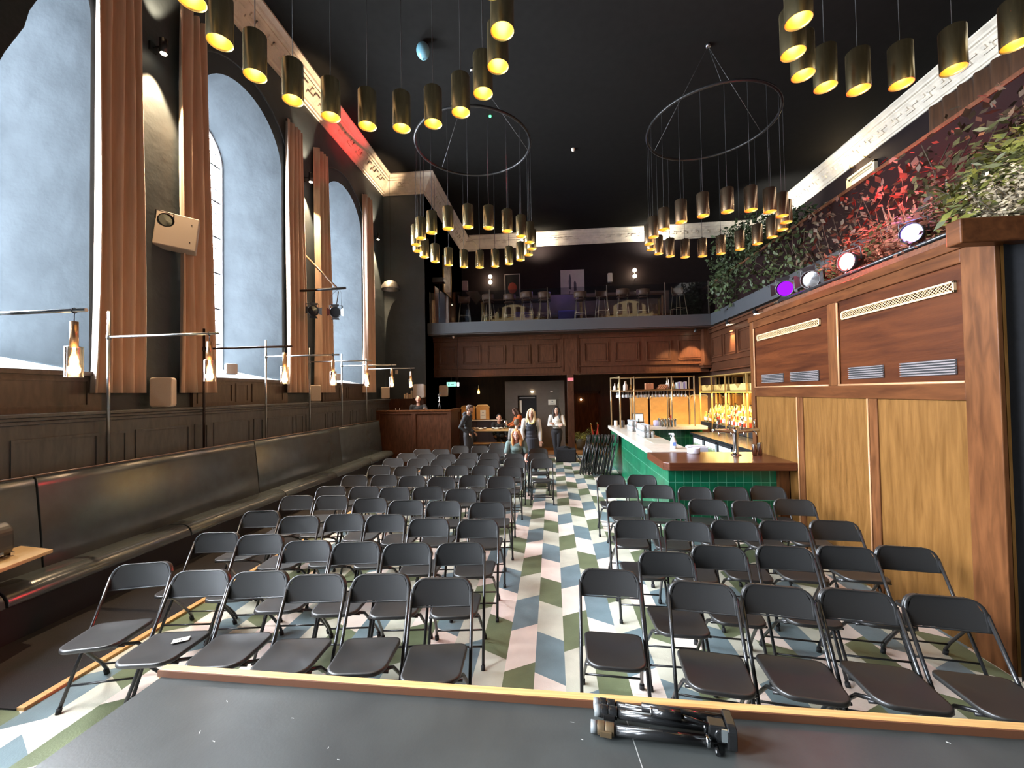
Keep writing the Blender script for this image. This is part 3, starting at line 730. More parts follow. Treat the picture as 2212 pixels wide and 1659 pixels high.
MB().box(1.66, 1.78, 6.2, 12.25, 0, .98, TB).box(1.78, 3.27, 6.2, 6.32, 0, .98, TB).box(1.66, 4.2, 12.13, 12.25, 0, .98, TB).build('tiled_front', TILE, bar)
MB().prism([(1.60, 6.97), (2.28, 6.97), (2.28, 11.7), (4.2, 11.7), (4.2, 12.32), (1.66, 12.32), (1.60, 12.26)], 1.02, 1.11, T=TB).build('stone_top', WSTON, bar, bevel=.01)
MB().prism([(1.53, 5.98), (1.60, 5.92), (3.27, 5.92), (3.27, 6.96), (1.53, 6.96)], .985, 1.095, T=TB).build('wooden_top', WCOUNT, bar, bevel=.008)
MB().box(3.14, 3.27, 6.12, 6.2, 0, .98, TB).build('end_post', WTRIM, bar)
MB().box(1.8, 2.2, 6.5, 11.6, .80, .84, TB).box(2.2, 2.24, 6.5, 11.6, .3, .98, TB).build('inner_shelf', STEEL, bar)
# back worktop with lit fridges
wk = thing('back_counter', 'dark steel back counter with lit drinks fridges behind the bar', 'counter', (4.4, 10, 0))
TB = at((4.4, 10, 0))
MB().box(3.72, 5.15, 7.3, 11.68, .90, .95, TB).build('worktop', mat('dark_steel_top', (.05, .05, .055), .2, .6), wk)
MB().box(3.80, 5.15, 7.3, 11.68, .012, .90, TB).build('body', BLACK, wk)
for i, y in enumerate((7.5, 8.35, 9.2, 10.05, 10.9)):
    f = MB().box(3.775, 3.79, y, y+.68, .14, .82, TB).build('fridge_door', FRIDGE, wk)
    MB().box(3.765, 3.775, y-.03, y+.71, .10, .14, TB).box(3.765, 3.775, y-.03, y+.71, .82, .87, TB).box(3.765, 3.775, y-.03, y, .1, .87, TB).box(3.765, 3.775, y+.68, y+.71, .1, .87, TB).build('door_frame', BLACK, f)
    bb = MB()
    for k in range(9):
        for z in (.16, .48): bb.lathe([(.026, 0), (.026, .14), (.010, .19), (.010, .22)], 6, (3.755-4.4+.013, y+.06+k*.07-10, z))
    bb.build('chilled_bottle', mat('dull_green_glass', (.25, .32, .15), .2), f, kind='stuff')
# stepped back bar with a mirror
sb = thing('back_bar_shelves', 'gold framed back bar shelving lit yellow behind the bottles', 'shelf', (4.9, 11.5, .95))
TB = at((4.9, 11.5, .95))
GOLD = mat('gold_painted_frame', (.62, .40, .14), .3, .6)
MB().box(4.62, 5.14, 9.0, 13.5, .955, 1.12, TB).box(4.80, 5.14, 9.0, 13.5, 1.12, 1.25, TB).box(4.97, 5.14, 9.0, 13.5, 1.25, 1.38, TB).build('step', BLACK, sb)
b = MB()
for y in (9.15, 10.32, 11.55, 12.5, 13.45): b.box(4.60, 4.64, y-.02, y+.02, .955, 2.50, TB)
for y in (9.15, 10.32, 11.55, 12.5, 13.45): b.box(5.08, 5.12, y-.02, y+.02, .955, 2.50, TB)
b.box(4.6, 5.12, 9.1, 13.5, 2.48, 2.51, TB); b.build('frame', GOLD, sb)
MB().box(4.62, 5.12, 9.12, 13.48, 2.03, 2.07, TB).build('upper_shelf', GOLD, sb)
MB().box(4.64, 4.66, 9.15, 13.45, 2.015, 2.03, TB).box(4.63, 4.635, 9.1, 13.5, 1.10, 1.115, TB).box(4.80, 4.805, 9.1, 13.5, 1.235, 1.248, TB).build('led_strip', YELE, sb)
MB().box(5.15, 5.17, 9.0, 13.5, 1.38, 2.5, TB).build('mirror', mat('aged_mirror', (.35, .28, .2), .08, 1), sb)
light('AREA', (4.75, 11.3, 2.0), 190, (1, .66, .22), .2, aim=(4.85, 11.3, 0), sy=4.2, name='shelf_led_light').rotation_euler = (0, 0, 0)
b = MB()
for i, y in enumerate((9.4, 10.5, 11.6, 12.6)):
    pts = [(0, 0), (.9, 0), (.93, .16), (.62, .17), (.45, .05), (.28, .17), (-.02, .17)]
    b = MB().prism([(y+u, 2.075+v) for u, v in pts], 4.68, 5.0, lambda u, v, h: (h, u, v))
    b.build('wicker_basket', mat('yellow_wicker', (.75, .50, .16), .6, bump=.5, bscale=60, vary=.2, vscale=30), label='yellowish wicker trough on the top shelf behind the bar', cat='basket', group='troughs on the back bar top shelf', bevel=.01)
# gantry over the far leg of the counter
gt = thing('bar_gantry', 'gold tube gantry with shelf and hanging glasses at the far end of the bar', 'shelf rack', (2.8, 12, 1.11))
TB = at((2.8, 12, 1.11))
GT = mat('gantry_gold', (.55, .40, .22), .3, .7); b = MB()
for (x, y) in ((1.70, 12.22), (1.80, 11.25), (2.28, 12.22), (2.28, 11.8), (3.30, 12.22), (3.30, 11.8), (3.90, 12.22), (3.90, 11.8)): MB().tube([(x, y, 1.11), (x, y, 2.50)], .022, 8, T=TB).build('post', GT, gt)
b = MB()
for z in (2.48, 2.12):
    b.tube([(1.70, 12.22, z), (3.90, 12.22, z)], .017, 6, T=TB).tube([(1.80, 11.25, z), (1.80, 11.8, z), (3.90, 11.8, z)], .017, 6, T=TB).tube([(1.70, 12.22, z), (1.80, 11.25, z)], .017, 6, T=TB)
b.build('rail', GT, gt)
MB().box(1.74, 3.92, 11.78, 12.24, 2.085, 2.105, TB).build('shelf', GT, gt)
MB().box(1.74, 2.0, 11.25, 11.78, 2.085, 2.105, TB).build('shelf', GT, gt)
# small goods -------------------------------------------------------
def wineglass():
    m = MB().lathe([(.030, 0), (.030, -.002), (.004, -.006), (.004, -.075), (.022, -.09), (.033, -.115), (.030, -.155), (.027, -.17)], 12, cap=False)
    return m.build('wine_glass', MGLASS, label='stemmed wine glass hanging upside down under the gantry shelf', cat='glass', group='glasses hanging under the gantry')
wg = wineglass(); wg.location = (1.80, 11.4, 2.083)
k = 0
for x, y in [(1.80+.0, 11.5+i*.11) for i in range(3)]+[(1.86+i*.083, 12.15) for i in range(24)]+[(1.9+i*.10, 11.9) for i in range(19)]:
    c = wg.copy(); col.objects.link(c); c.location = (x, y, 2.083)
def tumbler():
    return MB().lathe([(.030, 0), (.038, .13), (.0355, .13), (.028, .008), (0, .008)], 14).build('tumbler', MGLASS, label='clear straight glass in the stacked rows on the bar top', cat='glass', group='glasses stacked on the bar top')
tm = tumbler(); tm.location = (1.95, 8.95, 1.115); first = True
for y0, n, hh in ((8.95, 9, 2), (10.25, 7, 2)):
    for i in range(n):
        for j in range(3):
            for h in range(hh):
                if h == 1 and (i == n-1 or j == 2): continue
                loc = (1.92+.085*j, y0+.085*i, 1.112+h*.134)
                if first: tm.location = loc; first = False; continue
                c = tm.copy(); col.objects.link(c); c.location = loc
b = MB()
for i in range(12): b.box(1.88, 2.24, 7.95+i*.07, 7.98+i*.07, 1.112, 1.120)
b.box(1.86, 2.26, 7.92, 8.82, 1.110, 1.113)
b.build('bar_mat', mat('cream_ribbed_mat', (.50, .45, .36), .6), label='ribbed drip mat lying on the stone bar top', cat='mat')
sp = thing('spray_bottle', 'white trigger spray bottle standing on the bar top', 'spray bottle', (2.04, 7.28, 1.11))
MB().lathe([(.045, 0), (.05, .01), (.05, .12), (.035, .17), (.016, .20), (.016, .22)], 16).build('bottle', mat('white_gloss_plastic', (.8, .82, .85), .25), sp)
MB().box(-.014, .014, -.03, .03, .22, .25).box(-.07, .014, -.010, .010, .235, .262).tube([(-.03, 0, .235), (-.045, 0, .20), (-.035, 0, .18)], .006, 6).build('trigger_head', mat('white_gloss_plastic', (.8, .82, .85), .25), sp, bevel=.003)
MB().prism([(-.03, .05), (.03, .05), (.03, .11), (-.03, .11)], -.052, -.0505, lambda u, v, h: (u, h, v)).build('printed_label', mat('blue_label', (.15, .25, .6), .4), sp)
o = MB().lathe([(.09, 0), (.095, .005), (.095, .085), (.09, .09), (.085, .085), (.085, .01), (0, .01)], 24).build('round_tub', mat('white_tub', (.62, .60, .68), .4), label='white round tub on the dark wooden end counter', cat='tub'); o.location = (2.22, 6.82, 1.096)
tp = thing('beer_font', 'chrome T-shaped beer font with tap handles on the wooden end counter', 'beer tap', (2.78, 6.62, 1.095))
MB().lathe([(.075, 0), (.075, .012), (.045, .02), (.038, .06), (.035, .22), (.05, .34), (.055, .40), (.0, .43)], 20).build('column', CHROME, tp)
b = MB().tube([(-.34, 0, .37), (-.30, 0, .385), (0, 0, .36), (.30, 0, .385), (.34, 0, .37)], [.028, .034, .04, .034, .028], 12); b.build('crossbar', CHROME, tp)
for i in range(4):
    x = -.27+.18*i; h = MB().tube([(x, -.02, .36), (x, -.07, .35), (x, -.075, .30)], .012, 8).build('spout', CHROME, tp)
    MB().tube([(x, -.02, .40), (x, -.025, .46), (x, -.03, .56)], [.008, .012, .016], 10).build('handle', CHROME, h)
def shaker(x, y, z, h, lab, grp=None):
    return MB().lathe([(.028, 0), (.036, h*.95), (.036, h), (.032, h), (.026, .01), (0, .01)], 14, (x, y, z)).build('steel_cup', CHROME, label=lab, cat='cup', group=grp)
shaker(3.02, 6.56, 1.096, .17, 'steel mixing cup on the end counter, left one of the pair'); shaker(3.12, 6.60, 1.096, .19, 'steel mixing cup on the end counter, right one of the pair')
for i in range(10): shaker(2.02+(i % 5)*.085, 8.0-.3*(i//5)+3.95, 1.112, .22-.02*(i % 3), 'steel shaker tin in the cluster on the far bar leg', 'shaker tins on the far bar leg').location = (.95, -.05, 0)
def pot(x, y, z, r, h, m, lab, cat):
    return MB().lathe([(r*.9, 0), (r, .01), (r, h*.9), (r*.9, h), (0, h)], 14, (x, y, z)).build(cat.replace(' ', '_'), m, label=lab, cat=cat)
pot(1.78, 11.95, 1.112, .05, .16, mat('white_gloss_plastic', (.8, .82, .85)), 'small white dispenser on the far corner of the bar top', 'dispenser')
pot(1.90, 11.5, 1.112, .05, .20, PLAS, 'black canister by the far corner of the bar top', 'canister')
pot(2.55, 12.05, 1.112, .045, .17, mat('white_gloss_plastic', (.8, .82, .85)), 'white paper cup on the far leg of the bar', 'paper cup')
pot(2.95, 12.0, 1.112, .12, .15, mat('bluish_tub', (.45, .42, .6), .4), 'pale blue straw tub on the far leg of the bar', 'tub')
pot(3.35, 12.05, 1.112, .04, .28, mat('red_bottle', (.5, .05, .02), .2), 'red syrup bottle on the far leg of the bar', 'syrup bottle')
tl = thing('till_screen', 'angled till with a bright screen at the far leg of the bar', 'till', (2.42, 11.95, 1.112))
MB().cbox((0, 0, .04), (.28, .25, .08)).build('base', PLAS, tl, bevel=.01); MB().box(-.15, .15, -.01, .01, .1, .36, M.Rotation(R(-18), 4, 'X')).tube([(0, .03, .06), (0, .0, .2)], .02, 8).build('screen_back', PLAS, tl)
MB().box(-.13, .13, -.014, -.011, .12, .34, M.Rotation(R(-18), 4, 'X')).build('screen', mat('till_screen_glow', (.3, .35, .35), .2, emit=(.7, .85, .8), es=.6), tl)
# bottles on the stepped back bar
BC = [mat('amber_spirit', (.55, .20, .03), .12, trans=.5), mat('clear_spirit', (.75, .66, .45), .1, trans=.6), mat('red_liqueur', (.45, .04, .02), .15, trans=.4), mat('green_liqueur', (.10, .18, .04), .15, trans=.4), mat('gold_rum', (.80, .45, .08), .12, trans=.5)]
LBL = [PAPER, mat('red_bottle', (.5, .05, .02)), BLACK, mat('yellow_paper', (.8, .6, .2), .6)]
NM = ['amber', 'clear', 'red', 'green', 'golden']
protos = []
for i in range(5):
    h = [.25, .28, .24, .26, .30][i]
    b = MB().lathe([(.034, 0), (.038, .01), (.038, h*.6), (.030, h*.68), (.013, h*.78), (.012, h*.95)], 10)
    o = b.build('spirit_bottle', BC[i], label='%s spirit bottle among the rows on the lit back bar' % NM[i], cat='bottle', group='%s bottles on the back bar' % NM[i])
    MB().lathe([(.0385, h*.15), (.0390, h*.16), (.0390, h*.48), (.0385, h*.49)], 10, cap=False).build('paper_label', LBL[i % 4], o)
    MB().lathe([(.014, h*.92), (.014, h*1.02), (0, h*1.02)], 8).build('cap', BLACK if i % 2 else GOLD, o)
    protos.append([o, False])
for row, (x, z) in enumerate(((4.72, 1.121), (4.885, 1.251), (5.05, 1.381))):
    y = 9.55+.03*row
    while y < 13.4:
        i = random.choice([0, 0, 1, 1, 1, 2, 3, 4, 4]); p = protos[i]
        if not p[1]: c = p[0]; p[1] = True
        else: c = copy_tree(p[0])
        c.location = (x+random.uniform(-.02, .02), y, z); s = random.uniform(.9, 1.12); c.scale = (s, s, s*random.uniform(.95, 1.12)); y += random.uniform(.088, .12)
# dark bottles cluster at the near end of the worktop
c0 = MB().lathe([(.036, 0), (.038, .01), (.038, .16), (.014, .23), (.013, .29)], 10).build('dark_bottle', mat('dark_wine_bottle', (.01, .012, .01), .1), label='dark bottle with pale cap in the near cluster on the back worktop', cat='bottle', group='dark bottles on the back worktop')
MB().lathe([(.015, .27), (.015, .30), (0, .30)], 8).build('cap', WHITE, c0); first = True
for i in range(5):
    for j in range(4):
        loc = (4.05+.09*j, 8.35+.09*i, .952)
        if first: c0.location = loc; first = False
        else: copy_tree(c0).location = loc
bk = MB().box(0, .34, 0, .28, 0, .20).box(.02, .32, .02, .26, .20, .22).build('ice_bucket', mat('white_tub', (.62, .6, .68)), label='pale grey plastic box under the inner edge of the bar', cat='box', bevel=.01); bk.location = (2.6, 8.2, .80)
MB().box(-.1, .46, -.1, .4, -.80, -.002).build('stand', STEEL, bk)
# things on the gantry shelf
def book(x, y, z, w, d, h, c, tilt, lab, grp):
    m = mat('cloth_%02d' % int(c[0]*90+c[2]*9), c, .7); o = thing('book', lab, 'book', (x, y, z), 0, grp); o.rotation_euler = (0, tilt, 0)
    MB().box(0, w, 0, d, 0, h).build('cover', m, o, bevel=.002); MB().box(.003, w-.003, -.001, d-.004, h, h+.001).build('pages', PAPER, o); return o
for i in range(5): book(2.62+i*.042, 11.85, 2.106, .038, .2, .20-.01*(i % 2), (.42, .16, .07), 0, 'upright orange brown book on the gantry shelf', 'orange brown books on the gantry shelf')
for i in range(4): book(2.90+i*.055, 11.85, 2.106, .030, .2, .21, (.45, .18, .08), R(38), 'leaning orange brown book on the gantry shelf', 'leaning books on the gantry shelf')
for i in range(6): book(3.46+i*.045, 11.85, 2.106, .038, .2, .21+.01*(i % 3), [(.5, .5, .48), (.25, .2, .4), (.6, .55, .5)][i % 3], 0, '%s book upright near the right end of the gantry shelf' % ['pale grey', 'purplish', 'cream'][i % 3], '%s books at the right of the gantry' % ['pale grey', 'purplish', 'cream'][i % 3])
for i, (x, y, r, h) in enumerate(((1.80, 12.1, .05, .22), (1.90, 12.0, .045, .30), (1.98, 11.5, .05, .26), (2.10, 12.05, .06, .28), (2.24, 12.1, .04, .18), (3.22, 12.0, .035, .27), (3.30, 12.1, .035, .30), (3.40, 12.0, .035, .28))):
    MB().lathe([(r*.8, 0), (r, .02), (r, h*.55), (r*.35, h*.75), (r*.3, h), (r*.4, h)], 14, (x, y, 2.106)).build('decanter', WHITE if i % 3 != 1 else mat('brass_vase', (.6, .42, .18), .25, .9), label=['pale ceramic decanter', 'brass vase', 'cream bottle'][i % 3]+' on the gantry shelf, %s from its left end' % CNT[i] if i < 7 else 'rightmost cream bottle on the gantry shelf, before the grey books', cat='decanter')
# gold upholstered booth backs beyond the bar
GOLDF = mat('gold_velvet', (.60, .30, .08), .7, vary=.1, vscale=8)
def booth(x, y, z0, z1, w, lab):
    t = thing('padded_screen', lab, 'screen', (x, y, z0))
    MB().prism([(u, v) for u, v in rrect(w, z1-z0, .10, 6, True)], -.05, .05, lambda u, v, h: (u, h, v)).build('panel', GOLDF, t, bevel=.015)
    pts = [(u, -.052, v) for u, v in rrect(w, z1-z0, .10, 6, True)]
    MB().tube(pts[1:-1], .022, 8).build('piping', mat('pale_gold_piping', (.75, .52, .22), .5), t)
    return t
bs = MB().box(2.6, 5.15, 14.2, 14.9, .006, .90).build('low_partition', WPAN, label='low brown panelled partition beyond the bar gantry', cat='partition')
for i, x in enumerate((2.95, 3.62, 4.28, 4.92)): booth(x, 14.5, .90, 1.92, .60, 'tall rounded gold booth back seen through the gantry, %s from the left' % CNT[i])
light('SPOT', (3.9, 13.2, 3.9), 160, (1, .70, .35), .05, aim=(3.9, 14.5, 1.3), spot=70, name='booth_downlight')

# ================================================================= PEOPLE
SKIN = mat('warm_skin', (.62, .36, .26), .5)
def remesh(o, v=.009):
    k = o.modifiers.new('r', 'REMESH'); k.mode = 'VOXEL'; k.voxel_size = v; k.use_smooth_shade = True
    k = o.modifiers.new('s', 'SMOOTH'); k.factor = .5; k.iterations = 2
    return o
def limb(b, pts, rs):
    b.tube(pts, rs, 12)
    for p, r in zip(pts, rs): b.ell(p, (r, r, r), 12, 8)
def hand(b, wr, d, side, curl=.3, n=None):
    # wr wrist, d direction; n palm normal
    d = V(d).normalized(); n = V(n or (0, 0, 1)); s = d.cross(n).normalized(); n = s.cross(d).normalized(); wr = V(wr)
    c = wr+d*.045
    T = M((( s.x, d.x, n.x, c.x), (s.y, d.y, n.y, c.y), (s.z, d.z, n.z, c.z), (0, 0, 0, 1)))
    b.ell((0, 0, 0), (.042, .052, .017), 12, 8, T)
    for i, (x, L) in enumerate(((-.030, .062), (-.010, .074), (.011, .070), (.030, .054))):
        p = V((x, .038, 0)); pts = [p]; a = curl*.4
        for k, f in enumerate((.45, .32, .23)):
            p = p+V((x*.1*f, cos(a)*L*f, -sin(a)*L*f)); pts.append(p); a += curl
        b.tube(pts, [.0095, .009, .0085, .0075], 8, T); b.ell(pts[-1], .0078, 8, 6, T)
    pts = [V((-.034*side, -.02, 0)), V((-.060*side, .012, -.008)), V((-.066*side, .045, -.014))]
    b.tube(pts, [.012, .011, .009], 8, T); b.ell(pts[-1], .009, 8, 6, T)
def person(label, loc, rz, J, top, legs, hair, skin=(.62, .36, .26), hairc=(.05, .03, .02), topm=None, sleeves=True, head_rot=(0, 0, 0), fem=False, extra=None, hands=(.35, .35), shoe=(.02, .02, .02), bare_fore=False, vest=None, beard=None):
    t = thing('person', label, 'person', loc, rz)
    sm = mat('skin_%d' % int(skin[0]*100), skin, .5)
    b = MB(); hc = V(J['head']); nk = V(J['neck'])
    HM = M.Translation(hc) @ M.Rotation(head_rot[2], 4, 'Z') @ M.Rotation(head_rot[0], 4, 'X') @ M.Rotation(head_rot[1], 4, 'Y')
    b.ell((0, .012, .022), (.074, .092, .094), 18, 12, HM); b.ell((0, -.022, -.045), (.056, .062, .066), 16, 10, HM)
    b.ell((0, -.070, -.088), (.024, .022, .020), 10, 8, HM)
    b.tube([(0, -.078, .022), (0, -.098, -.012), (0, -.100, -.022)], [.010, .013, .015], 8, HM); b.ell((0, -.075, .032), (.045, .012, .010), 10, 6, HM)
    for s in (-1, 1): b.ell((.076*s, .012, -.005), (.012, .020, .032), 8, 8, HM); b.ell((.038*s, -.055, -.02), (.022, .02, .02), 8, 6, HM)
    b.ell((0, -.086, -.052), (.026, .010, .011), 10, 6, HM)
    b.tube([nk-V((0, 0, .06)), HM @ V((0, .02, -.05))], [.055, .048], 12)
    # forearms and hands, lower legs under trousers
    b.ell(V(J['neck'])-V((0, -.02, .10)), (.13, .055, .06), 14, 8)
    for s, k in ((-1, 'R'), (1, 'L')):
        sh, el, wr = V(J['sh'+k]), V(J['el'+k]), V(J['wr'+k]); limb(b, [sh, sh.lerp(el, .5), el, el.lerp(wr, .5), wr], [.046, .040, .034, .032, .022])
        b.ell(sh.lerp(V(J['neck'])-V((0, 0, .08)), .5), (.07, .05, .05), 10, 8)
        hand(b, wr, wr-el, s, hands[0 if s < 0 else 1], J.get('hn'+k))
    sp0, sp1 = V(J['pelvis']), V(J['chest'])
    b.tube([sp0, sp1-V((0, 0, .05)), nk-V((0, 0, .06))], [.07, .07, .05], 14, sx=1)
    for s, k in ((-1, 'R'), (1, 'L')): limb(b, [V(J['hip'+k]), V(J['kn'+k]), V(J['an'+k])], [.075, .050, .036])
    remesh(b.build('body', sm, t))
    # face details
    f = MB()
    for s in (-1, 1): f.ell((.030*s, -.0775, .006), (.0125, .007, .007), 10, 6, HM)
    f.build('eye_white', mat('eye_white', (.8, .78, .74), .3), t, kind=None)
    f = MB()
    for s in (-1, 1): f.ell((.030*s, -.084, .006), (.0055, .003, .0055), 8, 6, HM); f.tube([(.046*s, -.076, .024), (.030*s, -.086, .030), (.016*s, -.086, .026)], .0035, 6, HM)
    f.build('iris_and_brow', mat('dark_brow', (.04, .02, .015), .6), t)
    MB().tube([(-.022, -.089, -.050), (0, -.0965, -.052), (.022, -.089, -.050)], [.003, .006, .003], 8, HM).build('mouth', mat('lip_red', (.42, .12, .10), .5), t)
    if beard: MB().ell((0, -.040, -.068), (.060, .052, .050), 14, 10, HM).build('beard', mat('beard_brown', beard, .9), t)
    # hair
    hm = mat('hair_%d_%d' % (int(hairc[0]*100), int(hairc[1]*100)), hairc, .5, bump=.6, bscale=60, stretch=(1, 1, .15))
    h = MB(); h.ell((0, .030, .042), (.083, .092, .090), 18, 12, HM)
    if hair == 'short': h.ell((0, -.025, .098), (.060, .070, .034), 14, 8, HM); h.ell((0, .055, -.005), (.076, .060, .06), 14, 8, HM)
    if hair == 'tied': h.ell((0, .11, .05), (.035, .03, .035), 10, 8, HM); h.ell((0, .04, .02), (.084, .085, .09), 14, 8, HM)
    if hair == 'long':
        for s in (-1, 1):
            h.tube([(.045*s, -.035, .095), (.078*s, -.028, .03), (.088*s, -.020, -.06), (.095*s, -.045, -.16), (.085*s, -.075, -.26)], [.022, .030, .034, .038, .020], 10, HM)
            h.tube([(.05*s, .06, .05), (.085*s, .05, -.08), (.095*s, .03, -.20), (.09*s, .02, -.30)], [.05, .05, .05, .02], 10, HM)
        h.tube([(0, .06, .05), (0, .085, -.10), (0, .09, -.28)], [.075, .085, .05], 12, HM)
    remesh(h.build('hair', hm, t), .008)
    # upper clothing
    tm_ = topm or mat('top_%d' % int(sum(top)*100), top, .85, bump=.4, bscale=25); b = MB(); ch = V(J['chest']); fw = 1
    wz = V(J['waist'])
    dx = V(J['shL'])-V(J['shR']); ax = dx.normalized()
    def oval(c, rx, ry): b.ell(c, (rx, ry, .11), 16, 10)
    for fct, rx, ry in ((0, .150 if fem else .160, .115), (.35, .125 if fem else .155, .10), (.7, .150 if fem else .165, .118), (1.0, .165 if fem else .180, .115)): oval(sp0.lerp(ch+V((0, 0, .04)), fct), rx, ry)
    if fem: b.ell(ch+V((0, -.07, -.01)), (.12, .075, .075), 14, 8)
    for s, k in ((-1, 'R'), (1, 'L')):
        sh, el, wr = V(J['sh'+k]), V(J['el'+k]), V(J['wr'+k])
        if bare_fore: limb(b, [sh, sh.lerp(el, .75)], [.068, .066])
        else: limb(b, [sh, sh.lerp(el, .5), el, el.lerp(wr, .5), el.lerp(wr, .93)], [.070, .062, .056, .050, .042])
        b.ell(sh.lerp(ch+V((0, 0, .10)), .45), (.085, .072, .065), 12, 8)
    remesh(b.build('top', tm_, t), .011)
    if vest:
        b = MB()
        for fct, rx, ry in ((-.15, .175, .135), (.1, .160, .128), (.35, .140, .115), (.7, .155, .125), (.95, .150, .118)): b.ell(sp0.lerp(ch+V((0, 0, .04)), fct), (rx, ry, .11), 16, 10)
        b.ell(ch+V((0, -.075, -.01)), (.12, .078, .078), 14, 8)
        for s in (-1, 1): b.tube([ch+V((.10*s, -.08, .02)), ch+V((.105*s, -.03, .155)), ch+V((.10*s, .06, .1))], .032, 8)
        if vest == 'dress': b.tube([sp0, sp0-V((0, 0, .25)), sp0-V((0, 0, .42))], [.17, .20, .22], 18)
        remesh(b.build('pinafore', mat('black_pinafore', (.018, .018, .026), .8), t), .011)
    # trousers and shoes
    lm = mat('legs_%d' % int(sum(legs)*100), legs, .85); b = MB()
    b.ell(sp0, (.165, .125, .12), 16, 10)
    for s, k in ((-1, 'R'), (1, 'L')):
        a, c, d = V(J['hip'+k]), V(J['kn'+k]), V(J['an'+k]); limb(b, [a, a.lerp(c, .5), c, c.lerp(d, .4), c.lerp(d, .95)], [.098, .088, .066, .062, .048])
    remesh(b.build('trousers', lm, t), .012)
    for k in 'RL':
        d = V(J['an'+k]); fd = V(J.get('ft'+k, (0, -1, 0))).normalized(); b = MB(); z = d.z-.04
        b.tube([V((d.x, d.y, z))-fd*.05, V((d.x, d.y, z))+fd*.06, V((d.x, d.y, z-.012))+fd*.15], [.040, .042, .026], 12); b.ell(V((d.x, d.y, z-.012))+fd*.15, (.03, .03, .024), 10, 6)
        remesh(b.build('shoe', mat('shoe_%d' % int(sum(shoe)*100), shoe, .5), t), .01)
    if extra: extra(t, HM)
    return t
def stand(h=1.72, **k):
    s = h/1.72
    J = dict(head=(0, -.02, 1.605), neck=(0, .01, 1.47), chest=(0, .01, 1.28), waist=(0, 0, 1.05), pelvis=(0, .01, .94),
             shR=(-.185, .01, 1.40), shL=(.185, .01, 1.40), elR=(-.235, .03, 1.12), elL=(.235, .03, 1.12), wrR=(-.235, -.05, .87), wrL=(.235, -.05, .87),
             hipR=(-.09, .01, .90), hipL=(.09, .01, .90), knR=(-.10, -.01, .49), knL=(.10, -.01, .49), anR=(-.10, .02, .085), anL=(.10, .02, .085))
    J.update(k.pop('J', {})); return {a: (tuple(V(v)*s) if not a.startswith(('ft', 'hn')) else v) for a, v in J.items()}
# man in the hoodie, side on
def hood(t, HM):
    b = MB()
    b.ell((0, .085, 1.53), (.12, .075, .07), 14, 10); b.tube([(-.09, .02, 1.50), (-.08, -.06, 1.46), (0, -.10, 1.42), (.08, -.06, 1.46), (.09, .02, 1.50)], .032, 10)
    remesh(b.build('hood', mat('top_9', (.028, .031, .036), .85), t), .01)
person('man in a dark hoodie with short hair, standing side on behind the chairs', (-2.33, 11.25, 0), R(82),
       stand(1.80, J=dict(head=(0, -.05, 1.59), elR=(-.24, .13, 1.14), wrR=(-.20, -.08, .98), elL=(.24, .12, 1.13), wrL=(.20, -.09, .97))), (.028, .031, .036), (.03, .03, .034), 'short', skin=(.60, .36, .26), hairc=(.085, .055, .04), head_rot=(R(12), 0, 0), extra=hood, beard=(.16, .09, .06), hands=(.7, .7))
# man behind the booth
person('man in a black T-shirt behind the wooden booth, looking up', (-4.12, 12.38, .30), R(14),
       stand(1.76, J=dict(head=(0, .0, 1.61), elL=(.27, -.12, 1.22), wrL=(.22, -.40, 1.33), elR=(-.25, 0, 1.14))), (.018, .018, .02), (.02, .02, .025), 'tied', skin=(.72, .45, .34), hairc=(.05, .03, .02), head_rot=(R(-12), 0, 0), bare_fore=True)
# fair haired woman standing
person('woman with long blonde hair, black pinafore and white sleeves, standing behind the seated woman', (-.56, 10.75, 0), R(6),
       stand(1.68, J=dict(head=(.0, -.03, 1.60))), (.74, .72, .68), (.02, .02, .024), 'long', skin=(.68, .42, .32), hairc=(.66, .52, .30), head_rot=(R(8), R(4), R(-8)), fem=True, vest='dress',
       extra=lambda t, HM: MB().tube([(-.09, -.06, 1.42), (-.06, -.135, 1.33), (0, -.155, 1.29), (.06, -.135, 1.33), (.09, -.06, 1.42)], .018, 8).build('necklace', mat('yellow_beads', (.7, .62, .25), .5), t))
# dark haired woman, arms folded
person('woman with long dark hair, white blouse and black trousers, arms folded beside the dark column', (.12, 13.0, 0), R(-4),
       stand(1.64, J=dict(elR=(-.25, -.02, 1.13), elL=(.25, -.02, 1.13), wrR=(.06, -.19, 1.14), wrL=(-.06, -.17, 1.18), knR=(-.06, -.03, .49), knL=(.05, -.02, .49), anR=(-.03, .02, .085), anL=(.03, -.04, .085), hnR=(0, -1, .2), hnL=(0, -1, .2))), (.70, .66, .58), (.016, .015, .018), 'long', skin=(.60, .36, .27), hairc=(.016, .012, .010), head_rot=(R(4), 0, R(4)), fem=True, shoe=(.75, .7, .5),
       extra=lambda t, HM: MB().lathe([(.148, .955), (.150, .96), (.150, .985), (.148, .99)], 24).cbox((0, -.152, .972), (.04, .01, .03)).build('belt', mat('dark_belt', (.03, .025, .02), .4), t))
